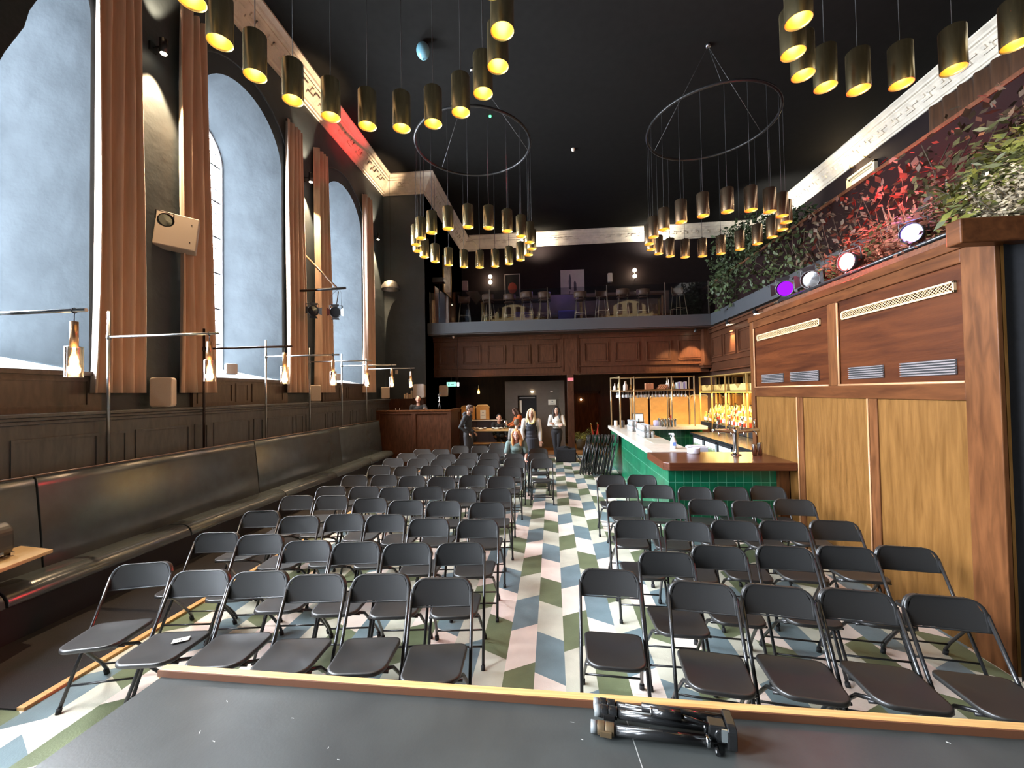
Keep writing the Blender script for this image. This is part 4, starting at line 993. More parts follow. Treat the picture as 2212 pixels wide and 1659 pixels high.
# seated woman
sit = dict(head=(0, -.06, 1.145), neck=(0, -.01, 1.01), chest=(0, .0, .82), waist=(0, .03, .62), pelvis=(0, .05, .53), shR=(-.175, 0, .94), shL=(.175, 0, .94),
           elR=(-.23, -.04, .69), elL=(.23, -.04, .69), wrR=(-.20, -.26, .60), wrL=(.20, -.24, .585), hipR=(-.09, .02, .53), hipL=(.09, .02, .53), knR=(-.10, -.40, .51), knL=(.10, -.40, .51), anR=(-.10, -.44, .085), anL=(.10, -.44, .085))
person('red haired woman in a grey green T-shirt, seated facing the camera', (-.85, 9.50, 0), R(6), sit, (.14, .20, .19), (.03, .03, .035), 'long', skin=(.70, .40, .32), hairc=(.62, .26, .09), head_rot=(R(10), R(-5), R(-6)), fem=True, bare_fore=True)
# woman bending over in orange
person('dark haired woman in an orange top, leaning over by the doorway', (-1.05, 14.35, 0), R(-70),
       stand(1.68, J=dict(head=(0, -.27, 1.50), neck=(0, -.20, 1.38), chest=(0, -.13, 1.23), waist=(0, -.04, 1.05), shR=(-.17, -.17, 1.32), shL=(.17, -.17, 1.32), elR=(-.2, -.28, 1.08), elL=(.2, -.28, 1.08), wrR=(-.18, -.48, 1.00), wrL=(.18, -.48, 1.0))),
       (.75, .20, .06), (.03, .03, .03), 'long', skin=(.62, .36, .26), hairc=(.05, .025, .015), head_rot=(R(28), 0, 0), fem=True)
s2 = {k: tuple(V(v)+V((0, 0, 0))) for k, v in sit.items()}
person('person in dark clothes and a dark cap, seated behind the high table', (-1.78, 13.55, .14), R(20), s2, (.02, .018, .02), (.02, .02, .02), 'tied', skin=(.64, .34, .22), hairc=(.02, .018, .018))
person('person in pale grey clothes seated with back turned, left of the blonde woman', (-1.08, 12.2, .05), R(165), s2, (.34, .32, .30), (.05, .05, .05), 'short', skin=(.60, .40, .30), hairc=(.16, .12, .08))

# ================================================================= BOOTH AND THINGS NEAR IT
bo = thing('booth', 'brown panelled wooden booth at the end of the wall bench', 'booth', (-4.05, 12.4, 0))
TB = at((-4.05, 12.4, 0))
MB().box(-5.20, -2.98, 11.80, 11.86, 0.012, 1.60, TB).box(-3.04, -2.98, 11.80, 13.04, .012, 1.60, TB).build('carcass', WPAN, bo)
b = MB()
TF = TB @ M(((1, 0, 0, 0), (0, -1, 0, 11.80), (0, 0, 1, 0), (0, 0, 0, 1)))
for (u0, u1, v0, v1) in ((-5.20, -2.95, 1.53, 1.60), (-5.20, -2.95, .02, .14), (-5.20, -5.10, .14, 1.53), (-4.12, -4.0, .14, 1.53), (-3.06, -2.95, .14, 1.53)): b.box(u0, u1, 0, .025, v0, v1, TF)
TS = TB @ M(((0, 1, 0, -2.98), (1, 0, 0, 0), (0, 0, 1, 0), (0, 0, 0, 1)))
for (u0, u1, v0, v1) in ((11.80, 13.04, 1.53, 1.60), (11.80, 13.04, .02, .14), (11.80, 11.9, .14, 1.53), (12.94, 13.04, .14, 1.53)): b.box(u0, u1, 0, .025, v0, v1, TS)
b.build('rails', WPAN, bo, bevel=.005)
MB().box(-5.20, -2.93, 11.76, 11.92, 1.60, 1.645, TB).box(-3.09, -2.93, 11.92, 13.04, 1.60, 1.645, TB).build('cap_rail', WTRIM, bo, bevel=.006)
MB().box(-5.18, -3.1, 11.9, 13.0, .26, .30, TB).box(-5.18, -3.1, 11.95, 12.0, .012, .26, TB).build('platform', WDARK, bo)
MB().box(-5.1, -4.5, 11.95, 12.02, 1.0, 1.04, TB).build('inner_ledge', WDARK, bo)
ct = thing('camera_tripod', 'small black tripod with a camera standing on the booth top', 'tripod', (-3.30, 11.84, 1.645))
for k in range(3):
    a = R(90+120*k); MB().tube([(.0, 0, .20), (.028*cos(a)*2, .028*sin(a), .0)], [.010, .007], 8).build('leg', PLAS, ct)
MB().tube([(0, 0, .18), (0, 0, .34)], .012, 8).ell((0, 0, .36), (.028, .028, .025), 10, 8).ell((0, 0, .24), (.035, .03, .022), 10, 8).build('column', STEEL, ct)
cm = MB().cbox((0, 0, .43), (.06, .10, .06)).build('camera_body', STEEL, ct, bevel=.008); MB().tube([(0, -.05, .43), (0, -.085, .43)], .022, 12).tube([(.02, 0, .46), (.05, .0, .50)], .006, 6).build('camera_lens', PLAS, cm)
gl = thing('silver_glass_pair', 'pair of little pale prongs standing on the booth top left of the man', 'object', (-4.62, 11.84, 1.645))
MB().tube([(0, 0, 0), (-.01, 0, .05)], .008, 6).build('prong', WHITE, gl); MB().tube([(.11, 0, 0), (.115, 0, .06)], .008, 6).build('prong', WHITE, gl)
def wspeaker(x, y, z, wx, wy, wz, rz, label, name='wall_speaker', m=None, stand_=True):
    t = thing(name, label, 'speaker', (x, y, z), rz)
    b = MB().prism(rrect(wy, wz, min(wy, wz)*.16, 5), -wx/2, wx/2-.02, lambda u, v, h: (h, u, v)); b.build('cabinet', m or WHITE, t, bevel=.01)
    MB().prism([(u*.94, .03*wz+v*.94) for u, v in rrect(wy, wz, min(wy, wz)*.16, 5)], wx/2-.02, wx/2-.008, lambda u, v, h: (h, u, v)).build('grille', mat('cream_speaker_cloth', (.60, .52, .44), .8, bump=.5, bscale=300), t, bevel=.006)
    if stand_: MB().tube([(-wx/2-.08, 0, wz/2), (-wx/2+.01, 0, wz/2)], .03, 8).build('bracket', BLACK, t)
    return t
wspeaker(-5.25, 5.10, 1.99, .18, .25, .40, R(-62), 'cream rounded loudspeaker on the ledge between the first two windows')
wspeaker(-5.25, 8.72, 1.99, .17, .22, .36, R(-55), 'cream loudspeaker on the ledge between the middle and third windows')
wspeaker(-5.20, 12.45, 1.99, .17, .25, .36, R(-60), 'cream loudspeaker on the ledge beyond the farthest curtain')
wspeaker(-4.22, 12.80, 1.99, .20, .36, .44, R(-88), 'cream loudspeaker on the shelf right of the candles')
wspeaker(-3.72, 13.9, 2.02, .20, .30, .38, R(-80), 'dim cream loudspeaker under the balcony corner', stand_=True)
wspeaker(-5.05, 13.03, 2.78, .08, .08, .14, R(-90), 'tiny cream sensor box high in the corner above the booth', 'sensor_box', stand_=False)
t = wspeaker(-5.52, 6.62, 2.50, .16, .17, .19, R(-40), 'small black fronted speaker on the sill of the middle window'); t.children[1].data.materials[0] = PLAS
t = wspeaker(-5.52, 10.2, 2.50, .15, .16, .18, R(-40), 'small dark speaker on the sill of the third window', m=PLAS); t.children[1].data.materials[0] = PLAS
cg = MB().lathe([(.034, 0), (.036, .004), (.036, .15), (.03, .155), (0, .15)], 12)
c0 = cg.build('pillar_candle', mat('ivory_wax', (.75, .62, .45), .5), label='ivory pillar candle grouped on the shelf above the booth', cat='candle', group='candles above the booth'); c0.location = (-4.72, 12.86, 1.972)
for x, y, s in ((-4.64, 12.83, 1.15), (-4.56, 12.86, .95), (-4.48, 12.84, 1.7), (-4.60, 12.92, .85)):
    c = c0.copy(); col.objects.link(c); c.location = (x, y, 1.972); c.scale = (1, 1, s)
# white box on the wall with a round lamp
wb = thing('white_box', 'large tilted white box fixed high on the wall beside the middle window', 'box', (-5.28, 5.30, 4.22), 0)
T_ = M.Rotation(R(-8), 4, 'X') @ M.Rotation(R(-50), 4, 'Z')
MB().box(-.13, .05, -.24, .24, 0, .50, T_).build('case', mat('taupe_white_box', (.42, .36, .31), .5), wb, bevel=.012); MB().tube([(-.17, 0, .25), (-.05, 0, .25)], .03, 8).build('bracket', BLACK, wb)
b = MB()
for z in (.12, .38): b.cbox((.051, .16, z), (.004, .012, .012), T_)
b.build('screws', BLACK, wb)
def par(label, loc, aim, lens, r=.10, L=.22, name='stage_lamp', doors=True, yoke=True):
    t = thing(name, label, 'stage lamp', loc); q = (V(aim)-V(loc)).to_track_quat('Y', 'Z').to_matrix().to_4x4()
    X = q @ M.Rotation(-pi/2, 4, 'X')   # local z -> aim
    MB().lathe([(.0, -L*.6), (r*.6, -L*.6), (r*.75, -L*.4), (r, L*.1), (r*1.05, L*.4), (r*.95, L*.4), (r*.9, L*.2)], 18, T=X, cap=False).build('housing', BMET, t)
    MB().lathe([(0, L*.27), (r*.9, L*.25)], 18, T=X, cap=False).build('lens', lens, t)
    if yoke: MB().tube([q @ V((-r*1.15, 0, 0)), q @ V((-r*1.15, 0, r*1.3)), q @ V((r*1.15, 0, r*1.3)), q @ V((r*1.15, 0, 0))], .008, 6).build('yoke', BMET, t)
    if doors:
        for k in range(4):
            a = pi/2*k; MB().prism([(-r*.55, 0), (r*.55, 0), (r*.75, r*.55), (-r*.75, r*.55)], -.003, .003, lambda u, v, h: (u*cos(a)-(r*1.0+v*.8)*sin(a), u*sin(a)+(r*1.0+v*.8)*cos(a), L*.4+v*.55+h), T=X).build('barn_door', BMET, t)
    return t
LENSD = mat('dim_lens', (.12, .12, .12), .1, .8)
par('round chrome lensed stage lamp beside the white box on the wall', (-5.15, 5.02, 4.50), (0, 2, 3.5), LENSD, .085, .2, doors=False)
# pipe bracket with two lamps
pb_ = thing('pipe_bracket', 'steel pipe bracket with diagonal brace between the second and third windows', 'bracket', (-5.43, 8.3, 4.36))
MB().tube([(0, 0, 0), (1.12, 0, .02)], .026, 10).build('arm', BMET, pb_); MB().tube([(0, .30, .90), (.9, .02, .05)], .022, 10).build('brace', mat('tan_steel', (.30, .20, .14), .35, .6), pb_)
MB().cbox((.01, .30, .92), (.03, .10, .08)).cbox((.01, 0, 0), (.03, .12, .12)).build('wall_plate', BMET, pb_); MB().tube([(.95, 0, 0), (.80, 0, -.12), (.78, 0, -.45)], .004, 5).tube([(.98, 0, 0), (1.03, 0, -.1), (1.02, 0, -.42)], .004, 5).build('safety_wire', BLACK, pb_)
pl1 = par('stage lamp with barn doors hanging lowest from the pipe bracket, against the third window', (-4.50, 8.25, 3.86), (-3.0, 4, 3.2), LENSD, .11, .24)
pl2 = par('dark stage lamp hanging under the pipe bracket against the curtain', (-5.0, 8.2, 3.90), (-2.0, 5, 3.4), LENSD, .11, .26)
for q_, l_ in ((pl1, .46), (pl2, .42)): MB().tube([(0, 0, .12), (0, .09, l_-.02), (0, .10, l_)], .012, 6).build('hook_clamp', BMET, q_)
ds = thing('dome_pendant', 'dull silver half dome lamp hanging in the left far corner', 'pendant lamp', (-5.05, 12.6, 5.45))
MB().lathe([(.30, 0), (.295, .02), (.27, .12), (.20, .22), (.10, .28), (.02, .30), (0, .30)], 24, cap=False).build('dome', mat('mottled_pewter', (.22, .22, .22), .35, .8, vary=.3, vscale=12), ds, solid=.004); MB().tube([(0, 0, .30), (0, 0, 3.74)], .004, 5).build('cord', BLACK, ds)

# ================================================================= BACK ROOM FURNITURE
hc = thing('half_wall_counter', 'dark panelled half wall with pale top under the balcony at the left', 'counter', (-2.9, 14.6, 0)); TB = at((-2.9, 14.6, 0))
MB().box(-4.06, -1.80, 14.5, 14.75, .006, 1.12, TB).build('front', mat('dark_plum_padding', (.035, .022, .026), .5), hc)
b = MB()
for x in (-3.6, -3.15, -2.7, -2.25): b.box(x-.006, x+.006, 14.49, 14.50, .1, 1.1, TB)
b.build('seam', BLACK, hc); MB().box(-4.06, -1.78, 14.46, 14.80, 1.12, 1.16, TB).build('top', WSTON, hc, bevel=.005)
bk = booth(-2.48, 14.60, 1.165, 1.68, .47, 'rounded gold panel with a pinned notice standing on the half wall')
MB().box(-.09, .11, -.058, -.052, .03, .34).build('notice', PAPER, bk); MB().box(-.02, .04, -.060, -.058, .25, .27).box(-.05, .07, -.060, -.058, .15, .165).build('notice_print', mat('grey_print', (.3, .3, .28)), bk)
booth(-3.02, 14.66, 1.165, 1.66, .50, 'rounded gold panel on the half wall, partly behind the man in the hoodie')
tb = thing('high_table', 'high wooden table with a lower shelf in front of the half wall', 'table', (-2.0, 12.9, 0)); TB = at((-2.0, 12.9, 0))
MB().box(-2.65, -1.25, 12.6, 13.25, .93, .98, TB).build('tabletop', WLITE, tb, bevel=.005); MB().box(-2.6, -1.5, 12.7, 12.95, .52, .56, TB).build('footboard', WLITE, tb, bevel=.004)
for x in (-2.5, -1.4):
    for y in (12.7, 13.15): MB().box(x-.03, x+.03, y-.03, y+.03, 0, .93, TB).build('leg', BMET, tb)
light('SPOT', (-2.3, 13.1, 3.9), 90, (1, .68, .36), .05, aim=(-2.3, 13.9, .9), spot=60, name='table_downlight')
for i, (x, y, w_, d, lab) in enumerate(((-2.25, 12.78, .34, .2, 'crumpled pale papers in the middle of the high table'), (-1.72, 12.8, .36, .2, 'flat pale box lying at the right end of the high table'), (-2.50, 12.85, .18, .14, 'brown paper packet at the left end of the high table'))):
    b = MB().grid(lambda u, v: ((u-.5)*w_, (v-.5)*d, .02+.02*sin(u*9+i)*cos(v*7)), 10, 8); o = b.build('paper', PAPER if i < 2 else WLITE, label=lab, cat='paper', solid=.02); o.location = (x, y, .985)
ur = thing('steel_flask', 'tall polished steel flask at the right end of the high table', 'flask', (-1.47, 12.85, .98)); MB().lathe([(.06, 0), (.065, .02), (.065, .20), (.04, .26), (.03, .28), (0, .28)], 16).build('body', CHROME, ur); MB().tube([(.06, 0, .18), (.10, 0, .16), (.10, 0, .06), (.062, 0, .04)], .008, 6).build('handle', BLACK, ur)
for i, (x, y, sx_, h, lab) in enumerate(((-1.45, 12.25, .30, .55, 'black equipment bag with silver buckles below the high table'), (-1.82, 12.35, .30, .50, 'black equipment bag left of the buckled one, below the high table'), (-2.30, 12.3, .34, .30, 'black soft bag with loose straps below the high table'))):
    t = thing('equipment_bag', lab, 'bag', (x, y, 0)); MB().box(-sx_/2, sx_/2, -.11, .11, .0, h).build('bag_body', BCLOTH, t, bevel=.05); b = MB()
    for s in (-1, 1): b.tube([(s*.08, -.11, h*.3), (s*.08, -.125, h*.8), (s*.07, -.04, h+.08), (s*.06, .05, h)], .011, 6)
    b.build('strap', BLACK, t); MB().cbox((-.07, -.13, h*.7), (.04, .02, .03)).cbox((.07, -.13, h*.7), (.04, .02, .03)).build('buckle', STEEL, t)
gb = thing('black_rucksack', 'bulky black bag standing against the foot of the dark column', 'bag', (.38, 12.62, 0))
b = MB().box(-.30, .30, -.17, .17, .0, .40).ell((-.05, 0, .38), (.22, .15, .09), 14, 8); b.build('bag_body', BCLOTH, gb, bevel=.07); MB().tube([(.28, -.12, .30), (.38, -.15, .12), (.46, -.16, .012)], .013, 6).build('loose_strap', BCLOTH, gb)
MB().tube([(-.1, -.10, .40), (0, -.12, .49), (.1, -.10, .40)], .014, 8).build('handle', BLACK, gb)
sgn = thing('notice_sign', 'pale yellow notice on the taupe wall above the dark haired woman', 'sign', (0.0, 14.98, 1.74)); MB().box(-.15, .13, -.006, .0, -.09, .10).build('panel', PAPER, sgn)
MB().box(-.03, .03, -.008, -.006, .02, .05).box(-.08, .08, -.008, -.006, -.04, -.03).build('print', mat('grey_print', (.3, .3, .28)), sgn)
ps = thing('pink_sign', 'small pink red sign at the top of the dark column', 'sign', (.61, 13.80, 2.47)); MB().box(-.10, .10, -.012, 0, 0, .10).build('panel', mat('pink_red_sign', (.70, .16, .18), .5, emit=(.9, .2, .25), es=.25), ps); MB().box(-.10, .10, -.016, -.012, .0, .008).build('edge', WHITE, ps)
ex = thing('exit_sign', 'green glowing emergency sign hanging at the left under the balcony', 'sign', (-3.45, 13.92, 2.36)); MB().box(-.16, .16, -.02, .02, 0, .15).build('panel', GREENE, ex, bevel=.004); MB().tube([(0, 0, .15), (0, 0, .33)], .01, 6).build('hanger', BLACK, ex)
# figure and arrow on the emergency sign
b = MB().ell((-.09, -.022, .115), (.012, .003, .012), 8, 6).box(-.10, -.07, -.024, -.021, .04, .10).box(-.02, .06, -.024, -.021, .065, .08); b.prism([(.06, .05), (.09, .0725), (.06, .095)], -.024, -.021, lambda u, v, h: (u, h, v)); b.build('pictogram', mat('dark_green_print', (.01, .15, .08)), ex)
wl = MB().box(-.035, .035, -.03, .03, 0, .13).build('cool_lamp', WHITEE, label='small cool white light just right of the green emergency sign', cat='light', bevel=.01); wl.location = (-3.20, 13.85, 2.36); MB().tube([(0, 0, .12), (0, 0, 1.70)], .006, 5).build('stem', BLACK, wl)
pl = thing('glass_pendant', 'single amber glass pendant hanging in the room under the balcony', 'pendant lamp', (-2.60, 14.45, 2.05)); MB().lathe([(.055, 0), (.055, .20), (.02, .21)], 16, cap=False).build('glass_shade', SGLASS, pl); MB().lathe([(0, .04), (.04, .06), (.045, .10), (.02, .16), (0, .17)], 12).build('bulb', BULB, pl); MB().tube([(0, 0, .20), (0, 0, .36)], .018, 8).tube([(0, 0, .36), (0, 0, 2.0)], .004, 5).build('socket', BRASS, pl)
for i, (x, z) in enumerate(((-.72, 2.13), (-.02, 2.13))):
    o = MB().ell((0, 0, 0), (.05, .03, .025), 12, 8).build('wall_light', WARMW if i == 0 else WHITE, label='small white %s above the %s door in the taupe wall' % (('glowing lamp', 'black') if i == 0 else ('unlit lamp', 'grey')), cat='light'); o.location = (x, 14.97, z)
# plant and rope barrier
def frond_plant(name, label, loc, m, n, L, droop, wid, seed, pot=None, spread=1.0, stems=True, cat='plant', group=None, kindleaf='blade', sc_=(1, 1, 1), up_=.55):
    rnd = random.Random(seed); t = thing(name, label, cat, loc, 0, group); b = MB(); st = MB()
    for i in range(n):
        a = rnd.random()*2*pi; el = rnd.uniform(.25, 1.35)*up_/.55*.8; ln = L*rnd.uniform(.55, 1.1); d = V((cos(a)*cos(el)*spread*sc_[0], sin(a)*cos(el)*spread*sc_[1], sin(el)*sc_[2])); p = V((rnd.uniform(-.5, .5)*wid*sc_[0], rnd.uniform(-.5, .5)*wid*sc_[1], 0)); pts = [p.copy()]
        for k in range(6): p = p+d*ln/6; d.z -= droop*rnd.uniform(.6, 1.3)/6; pts.append(p.copy())
        if stems and i % 2 == 0: st.tube(pts, [.006, .006, .005, .005, .004, .003, .002], 4)
        if kindleaf == 'blade':
            s = V((-sin(a), cos(a), rnd.uniform(-.3, .3))).normalized(); vs = []
            for k, q in enumerate(pts): w_ = .022*L*(1-abs(k-2.2)/4.4)+.002; vs += [q-s*w_, q+s*w_]
            b.add(vs, [(2*k, 2*k+1, 2*k+3, 2*k+2) for k in range(6)])
        else:
            for k in range(1, 7):
                for sd in (-1, 1):
                    for _ in range(3):
                        s = V((-sin(a)*sd+rnd.uniform(-.5, .5), cos(a)*sd+rnd.uniform(-.5, .5), rnd.uniform(-.6, .5))).normalized(); l = (.10 if kindleaf == 'frond' else .062)*min(1.25, max(L, .6))*rnd.uniform(.6, 1.2); q = pts[k]+V((rnd.uniform(-1, 1), rnd.uniform(-1, 1), rnd.uniform(-1, 1)))*.05*L
                        n_ = s.cross(V((rnd.uniform(-1, 1), rnd.uniform(-1, 1), 1))).normalized()*l*(.16 if kindleaf == 'frond' else .36)
                        b.add([q, q+s*l*.5+n_, q+s*l, q+s*l*.5-n_], [(0, 1, 2, 3)])
    b.build('foliage', m, t, kind='stuff')
    if stems: st.build('stem', mat('plant_stem', (.035, .025, .012), .8), t, kind='stuff')
    if pot: MB().lathe([(pot*.7, -pot*1.6), (pot, -.02), (pot*.95, 0), (0, 0)], 18).build('pot', mat('dark_glazed_pot', (.06, .05, .03), .4), t)
    return t
G1 = mat('yellow_green_leaf', (.17, .17, .035), .5, vary=.35, vscale=6); G2 = mat('deep_green_leaf', (.055, .10, .025), .5, vary=.35, vscale=6); G3 = mat('olive_leaf', (.07, .075, .025), .55, vary=.35, vscale=6); G4 = mat('silvery_leaf', (.34, .28, .19), .6, vary=.2, vscale=6); G5 = mat('red_lit_leaf', (.25, .09, .05), .6, vary=.3, vscale=6)  # last leaf colour is reddened for the glow of the red lamp
frond_plant('potted_palm', 'bushy yellow green potted palm right of the dark column', (1.02, 15.1, .42), G1, 46, .62, .9, .12, 3, pot=.22, kindleaf='frond')
light('SPOT', (1.3, 14.6, 3.9), 120, (1, .74, .36), .05, aim=(1.3, 15.1, 0), spot=50, name='floor_downlight')
for i, (x, y, tilt) in enumerate(((1.42, 14.9, -4), (1.72, 15.4, -6))):
    t = thing('rope_post', 'brass rope barrier post, %s of the two by the palm' % ('nearer' if i == 0 else 'farther'), 'barrier post', (x, y, .006)); t.rotation_euler = (0, R(tilt), 0)
    MB().lathe([(.13, 0), (.13, .012), (.03, .03), (.017, .05), (.017, .92), (.03, .93), (.03, .96), (0, .98)], 16).build('post', BRASS, t)
    if i == 0: MB().tube([(.0, 0, .88), (.06, .10, .55), (.13, .22, .32), (.20, .35, .5), (.30, .5, .86)], .022, 8).build('rope', mat('red_velvet_rope', (.45, .03, .02), .7), t)
# ================================================================= BALCONY
BZ = 4.46
ra = thing('balcony_railing', 'glass balustrade with slim posts along the balcony edge', 'railing', (0.5, 13.36, BZ))
MB().box(-4.56, 4.45, -.006, .006, .0, 1.02).build('glass_panel', BALG, ra)
b = MB()
for x in (-4.50, -2.5, -.6, 1.3, 3.1, 4.42): MB().box(x-.012, x+.012, -.02, .02, 0, 1.05).build('post', mat('bronze_post', (.12, .10, .08), .35, .7), ra)
rg = thing('gallery_railing', 'dark balustrade with red lit panels along the right hand gallery edge', 'railing', (5.1, 8.5, BZ))
MB().box(-.012, .012, -5.1, 4.8, .0, .97).build('panel', mat('dark_red_panel', (.010, .004, .004), .6, spec=.1), rg); MB().box(-.035, .035, -5.1, 4.8, .97, 1.03).build('handrail', WDARK, rg, bevel=.008)
def stool(label):
    t = thing('bar_stool', label, 'bar stool', group=None)
    LG = mat('pale_brass_leg', (.70, .58, .36), .3, .8)
    MB().lathe([(.0, .76), (.18, .765), (.20, .79), (.18, .81), (0, .815)], 20).build('seat', WDARK, t)
    for s in (-1, 1):
        for d in (-1, 1): MB().tube([(.13*s, .12*d, .77), (.21*s, .19*d, 0)], .011, 8).build('leg', LG, t)
    MB().tube([(.17*s, .155*d, .33) for s, d in ((-1, -1), (1, -1), (1, 1), (-1, 1))], .008, 6, closed=True).build('footrest', LG, t)
    MB().grid(lambda u, v: (.215*sin((u-.5)*2.6), .20*cos((u-.5)*2.6)-.0, .86+.20*v), 16, 3).build('backrest', mat('brown_stool_back', (.16, .085, .045), .5, vary=.2), t, solid=.02)
    b = MB()
    for s in (-1, 1): b.tube([(.12*s, .13, .78), (.14*s, .17, .92)], .008, 6)
    b.build('back_support', LG, t); return t
s0 = stool('x')
for i, (x, rz) in enumerate(((-2.98, .3), (-2.15, 2.9), (-1.42, 3.2), (-.80, 3.0), (-.22, 3.3), (1.02, 3.0), (1.72, .2), (2.42, 3.1), (3.12, 2.9), (4.20, .3))):
    c = s0 if i == 0 else copy_tree(s0); c.location = (x, 14.0+.12*(i % 3), BZ); c.rotation_euler = (0, 0, rz); c['label'] = 'balcony bar stool with brass legs, %s from the left' % (CNT+['eighth', 'ninth', 'tenth'])[i]; c['group'] = 'bar stools on the balcony'
for i, (x0, x1, y0, y1) in enumerate(((-2.6, 0.0, 14.8, 15.4), (1.0, 4.0, 14.8, 15.4))):
    t = thing('balcony_table', 'long high brown table behind the %s stools on the balcony' % ('left' if i == 0 else 'right'), 'table', ((x0+x1)/2, 15.1, BZ)); L = (x1-x0)/2
    MB().box(-L, L, -.3, .3, 1.0, 1.06).build('tabletop', WPAN, t, bevel=.006)
    for s in (-1, 1):
        for d in (-1, 1): MB().box(s*(L-.1)-.03, s*(L-.1)+.03, d*.22-.03, d*.22+.03, 0, 1.0).build('leg', BRASS, t)
bq = thing('banquette', 'long brown upholstered banquette behind the balcony tables', 'bench', (1.3, 16.6, BZ)); BQ = mat('brown_leather', (.10, .052, .034), .5, vary=.25, vscale=3)
MB().box(-3.1, 3.4, -.25, .30, 0, .62).build('base', WDARK, bq); MB().box(-3.1, 3.4, -.30, .2, .62, .76).build('seat_cushion', BQ, bq, bevel=.03); MB().box(-3.1, 3.4, .2, .34, .62, 1.62).build('backrest', BQ, bq, bevel=.03)
FW = YF-.01
a_ = thing('poster', 'large pale unframed picture with two small dark marks on the balcony wall', 'picture', (1.0, FW, 6.15)); MB().box(-.53, .53, -.03, 0, 0, 1.46).build('canvas', mat('pale_canvas', (.62, .54, .46), .7, vary=.05), a_)
b = MB().prism([(-.16, .60), (-.06, .55), (-.05, .98), (-.09, 1.26), (-.12, 1.26), (-.17, .95)], -.034, -.031, lambda u, v, h: (u, h, v)).prism([(.06, .50), (.18, .52), (.17, .85), (.11, .98), (.06, .88)], -.034, -.031, lambda u, v, h: (u, h, v)).prism([(-.24, .08), (-.2, .08), (-.10, .5), (-.13, .5)], -.034, -.031, lambda u, v, h: (u, h, v)); b.build('brush_marks', mat('charcoal_paint', (.08, .07, .08), .7), a_)
a_ = thing('framed_picture', 'white framed dark picture with a red patch on the balcony wall', 'picture', (-1.72, FW, 6.45)); b = MB()
for r in ((-.36, .36, 0, .04), (-.36, .36, 1.06, 1.10), (-.36, -.32, 0, 1.1), (.32, .36, 0, 1.1)): b.box(r[0], r[1], -.04, 0, r[2], r[3])
b.build('frame', mat('pale_frame', (.42, .38, .37), .5), a_); MB().box(-.32, .32, -.02, 0, .04, 1.06).build('dark_ground', BLACK, a_); MB().ell((0, -.022, .45), (.20, .004, .26), 16, 10).build('red_patch', mat('brick_red_paint', (.28, .05, .03), .7), a_)
def globe_lamp(x, label):
    t = thing('globe_lamp', label, 'wall lamp', (x, FW, 7.05)); MB().tube([(0, 0, -.05), (0, -.12, -.02), (0, -.16, .06)], .012, 8).tube([(0, -.16, .0), (0, -.16, .52)], .01, 8).build('bracket', BRASS, t)
    for z in (.12, .38): MB().ell((0, -.16, z), .085, 14, 10).build('globe', WARMW, t)
    light('POINT', (x, FW-.35, 7.3), 12, (1, .72, .42), .1, name='globe_light')
globe_lamp(-2.72, 'glowing double globe wall lamp left of the white framed picture'); globe_lamp(3.72, 'glowing double globe wall lamp at the right of the balcony wall')
o = wspeaker(2.65, FW-.14, 6.95, .16, .20, .40, R(-90), 'grey white speaker on the balcony wall between the poster and the right globe lamp', stand_=False)
o = wspeaker(-3.70, 17.6, 6.6, .16, .26, .42, R(-80), 'dim cream speaker in the far left corner of the balcony', stand_=True)
pf = thing('gilt_frame', 'gilt framed mottled picture on the left side wall of the balcony', 'picture', (XS, 15.9, 6.05)); MB().box(0, .03, -.55, .55, 0, 1.3).build('picture', mat('mottled_picture', (.30, .22, .16), .5, vary=.5, vscale=5), pf); b = MB()
for r in ((-.6, .6, -.05, 0), (-.6, .6, 1.3, 1.35), (-.6, -.55, 0, 1.3), (.55, .6, 0, 1.3)): b.box(0, .05, r[0], r[1], r[2], r[3])
b.build('frame', GOLD, pf)
rp = MB().box(0, .04, -.9, .9, 0, 1.45).build('red_brown_panel', mat('red_brown_lacquer', (.16, .045, .025), .35), label='red brown door panel at the left end of the balcony behind the glass', cat='panel'); rp.location = (XS+.005, 15.0, BZ)
hs = thing('black_wall_speaker', 'black loudspeaker on a pole at the left end of the balcony', 'speaker', (-3.86, 14.0, 5.98)); MB().box(-.2, .2, -.15, .15, 0, .17).build('cabinet', PLAS, hs, bevel=.02); MB().tube([(0, 0, 0), (0, 0, -1.52)], .018, 8).build('pole', BMET, hs)
for i, (x, lab) in enumerate(((-1.05, 'violet lit cushion block between the left stools'), (.62, 'dark blue padded block under the pale poster'))):
    o = MB().box(-.35, .35, -.2, .2, 0, .72).build('padded_block', mat('violet_velvet', (.06, .035, .16), .8), label=lab, cat='seat', bevel=.04); o.location = (x, 15.75, BZ)
light('POINT', (.6, 15.4, 6.4), 25, (.35, .25, 1), .1, name='violet_light')
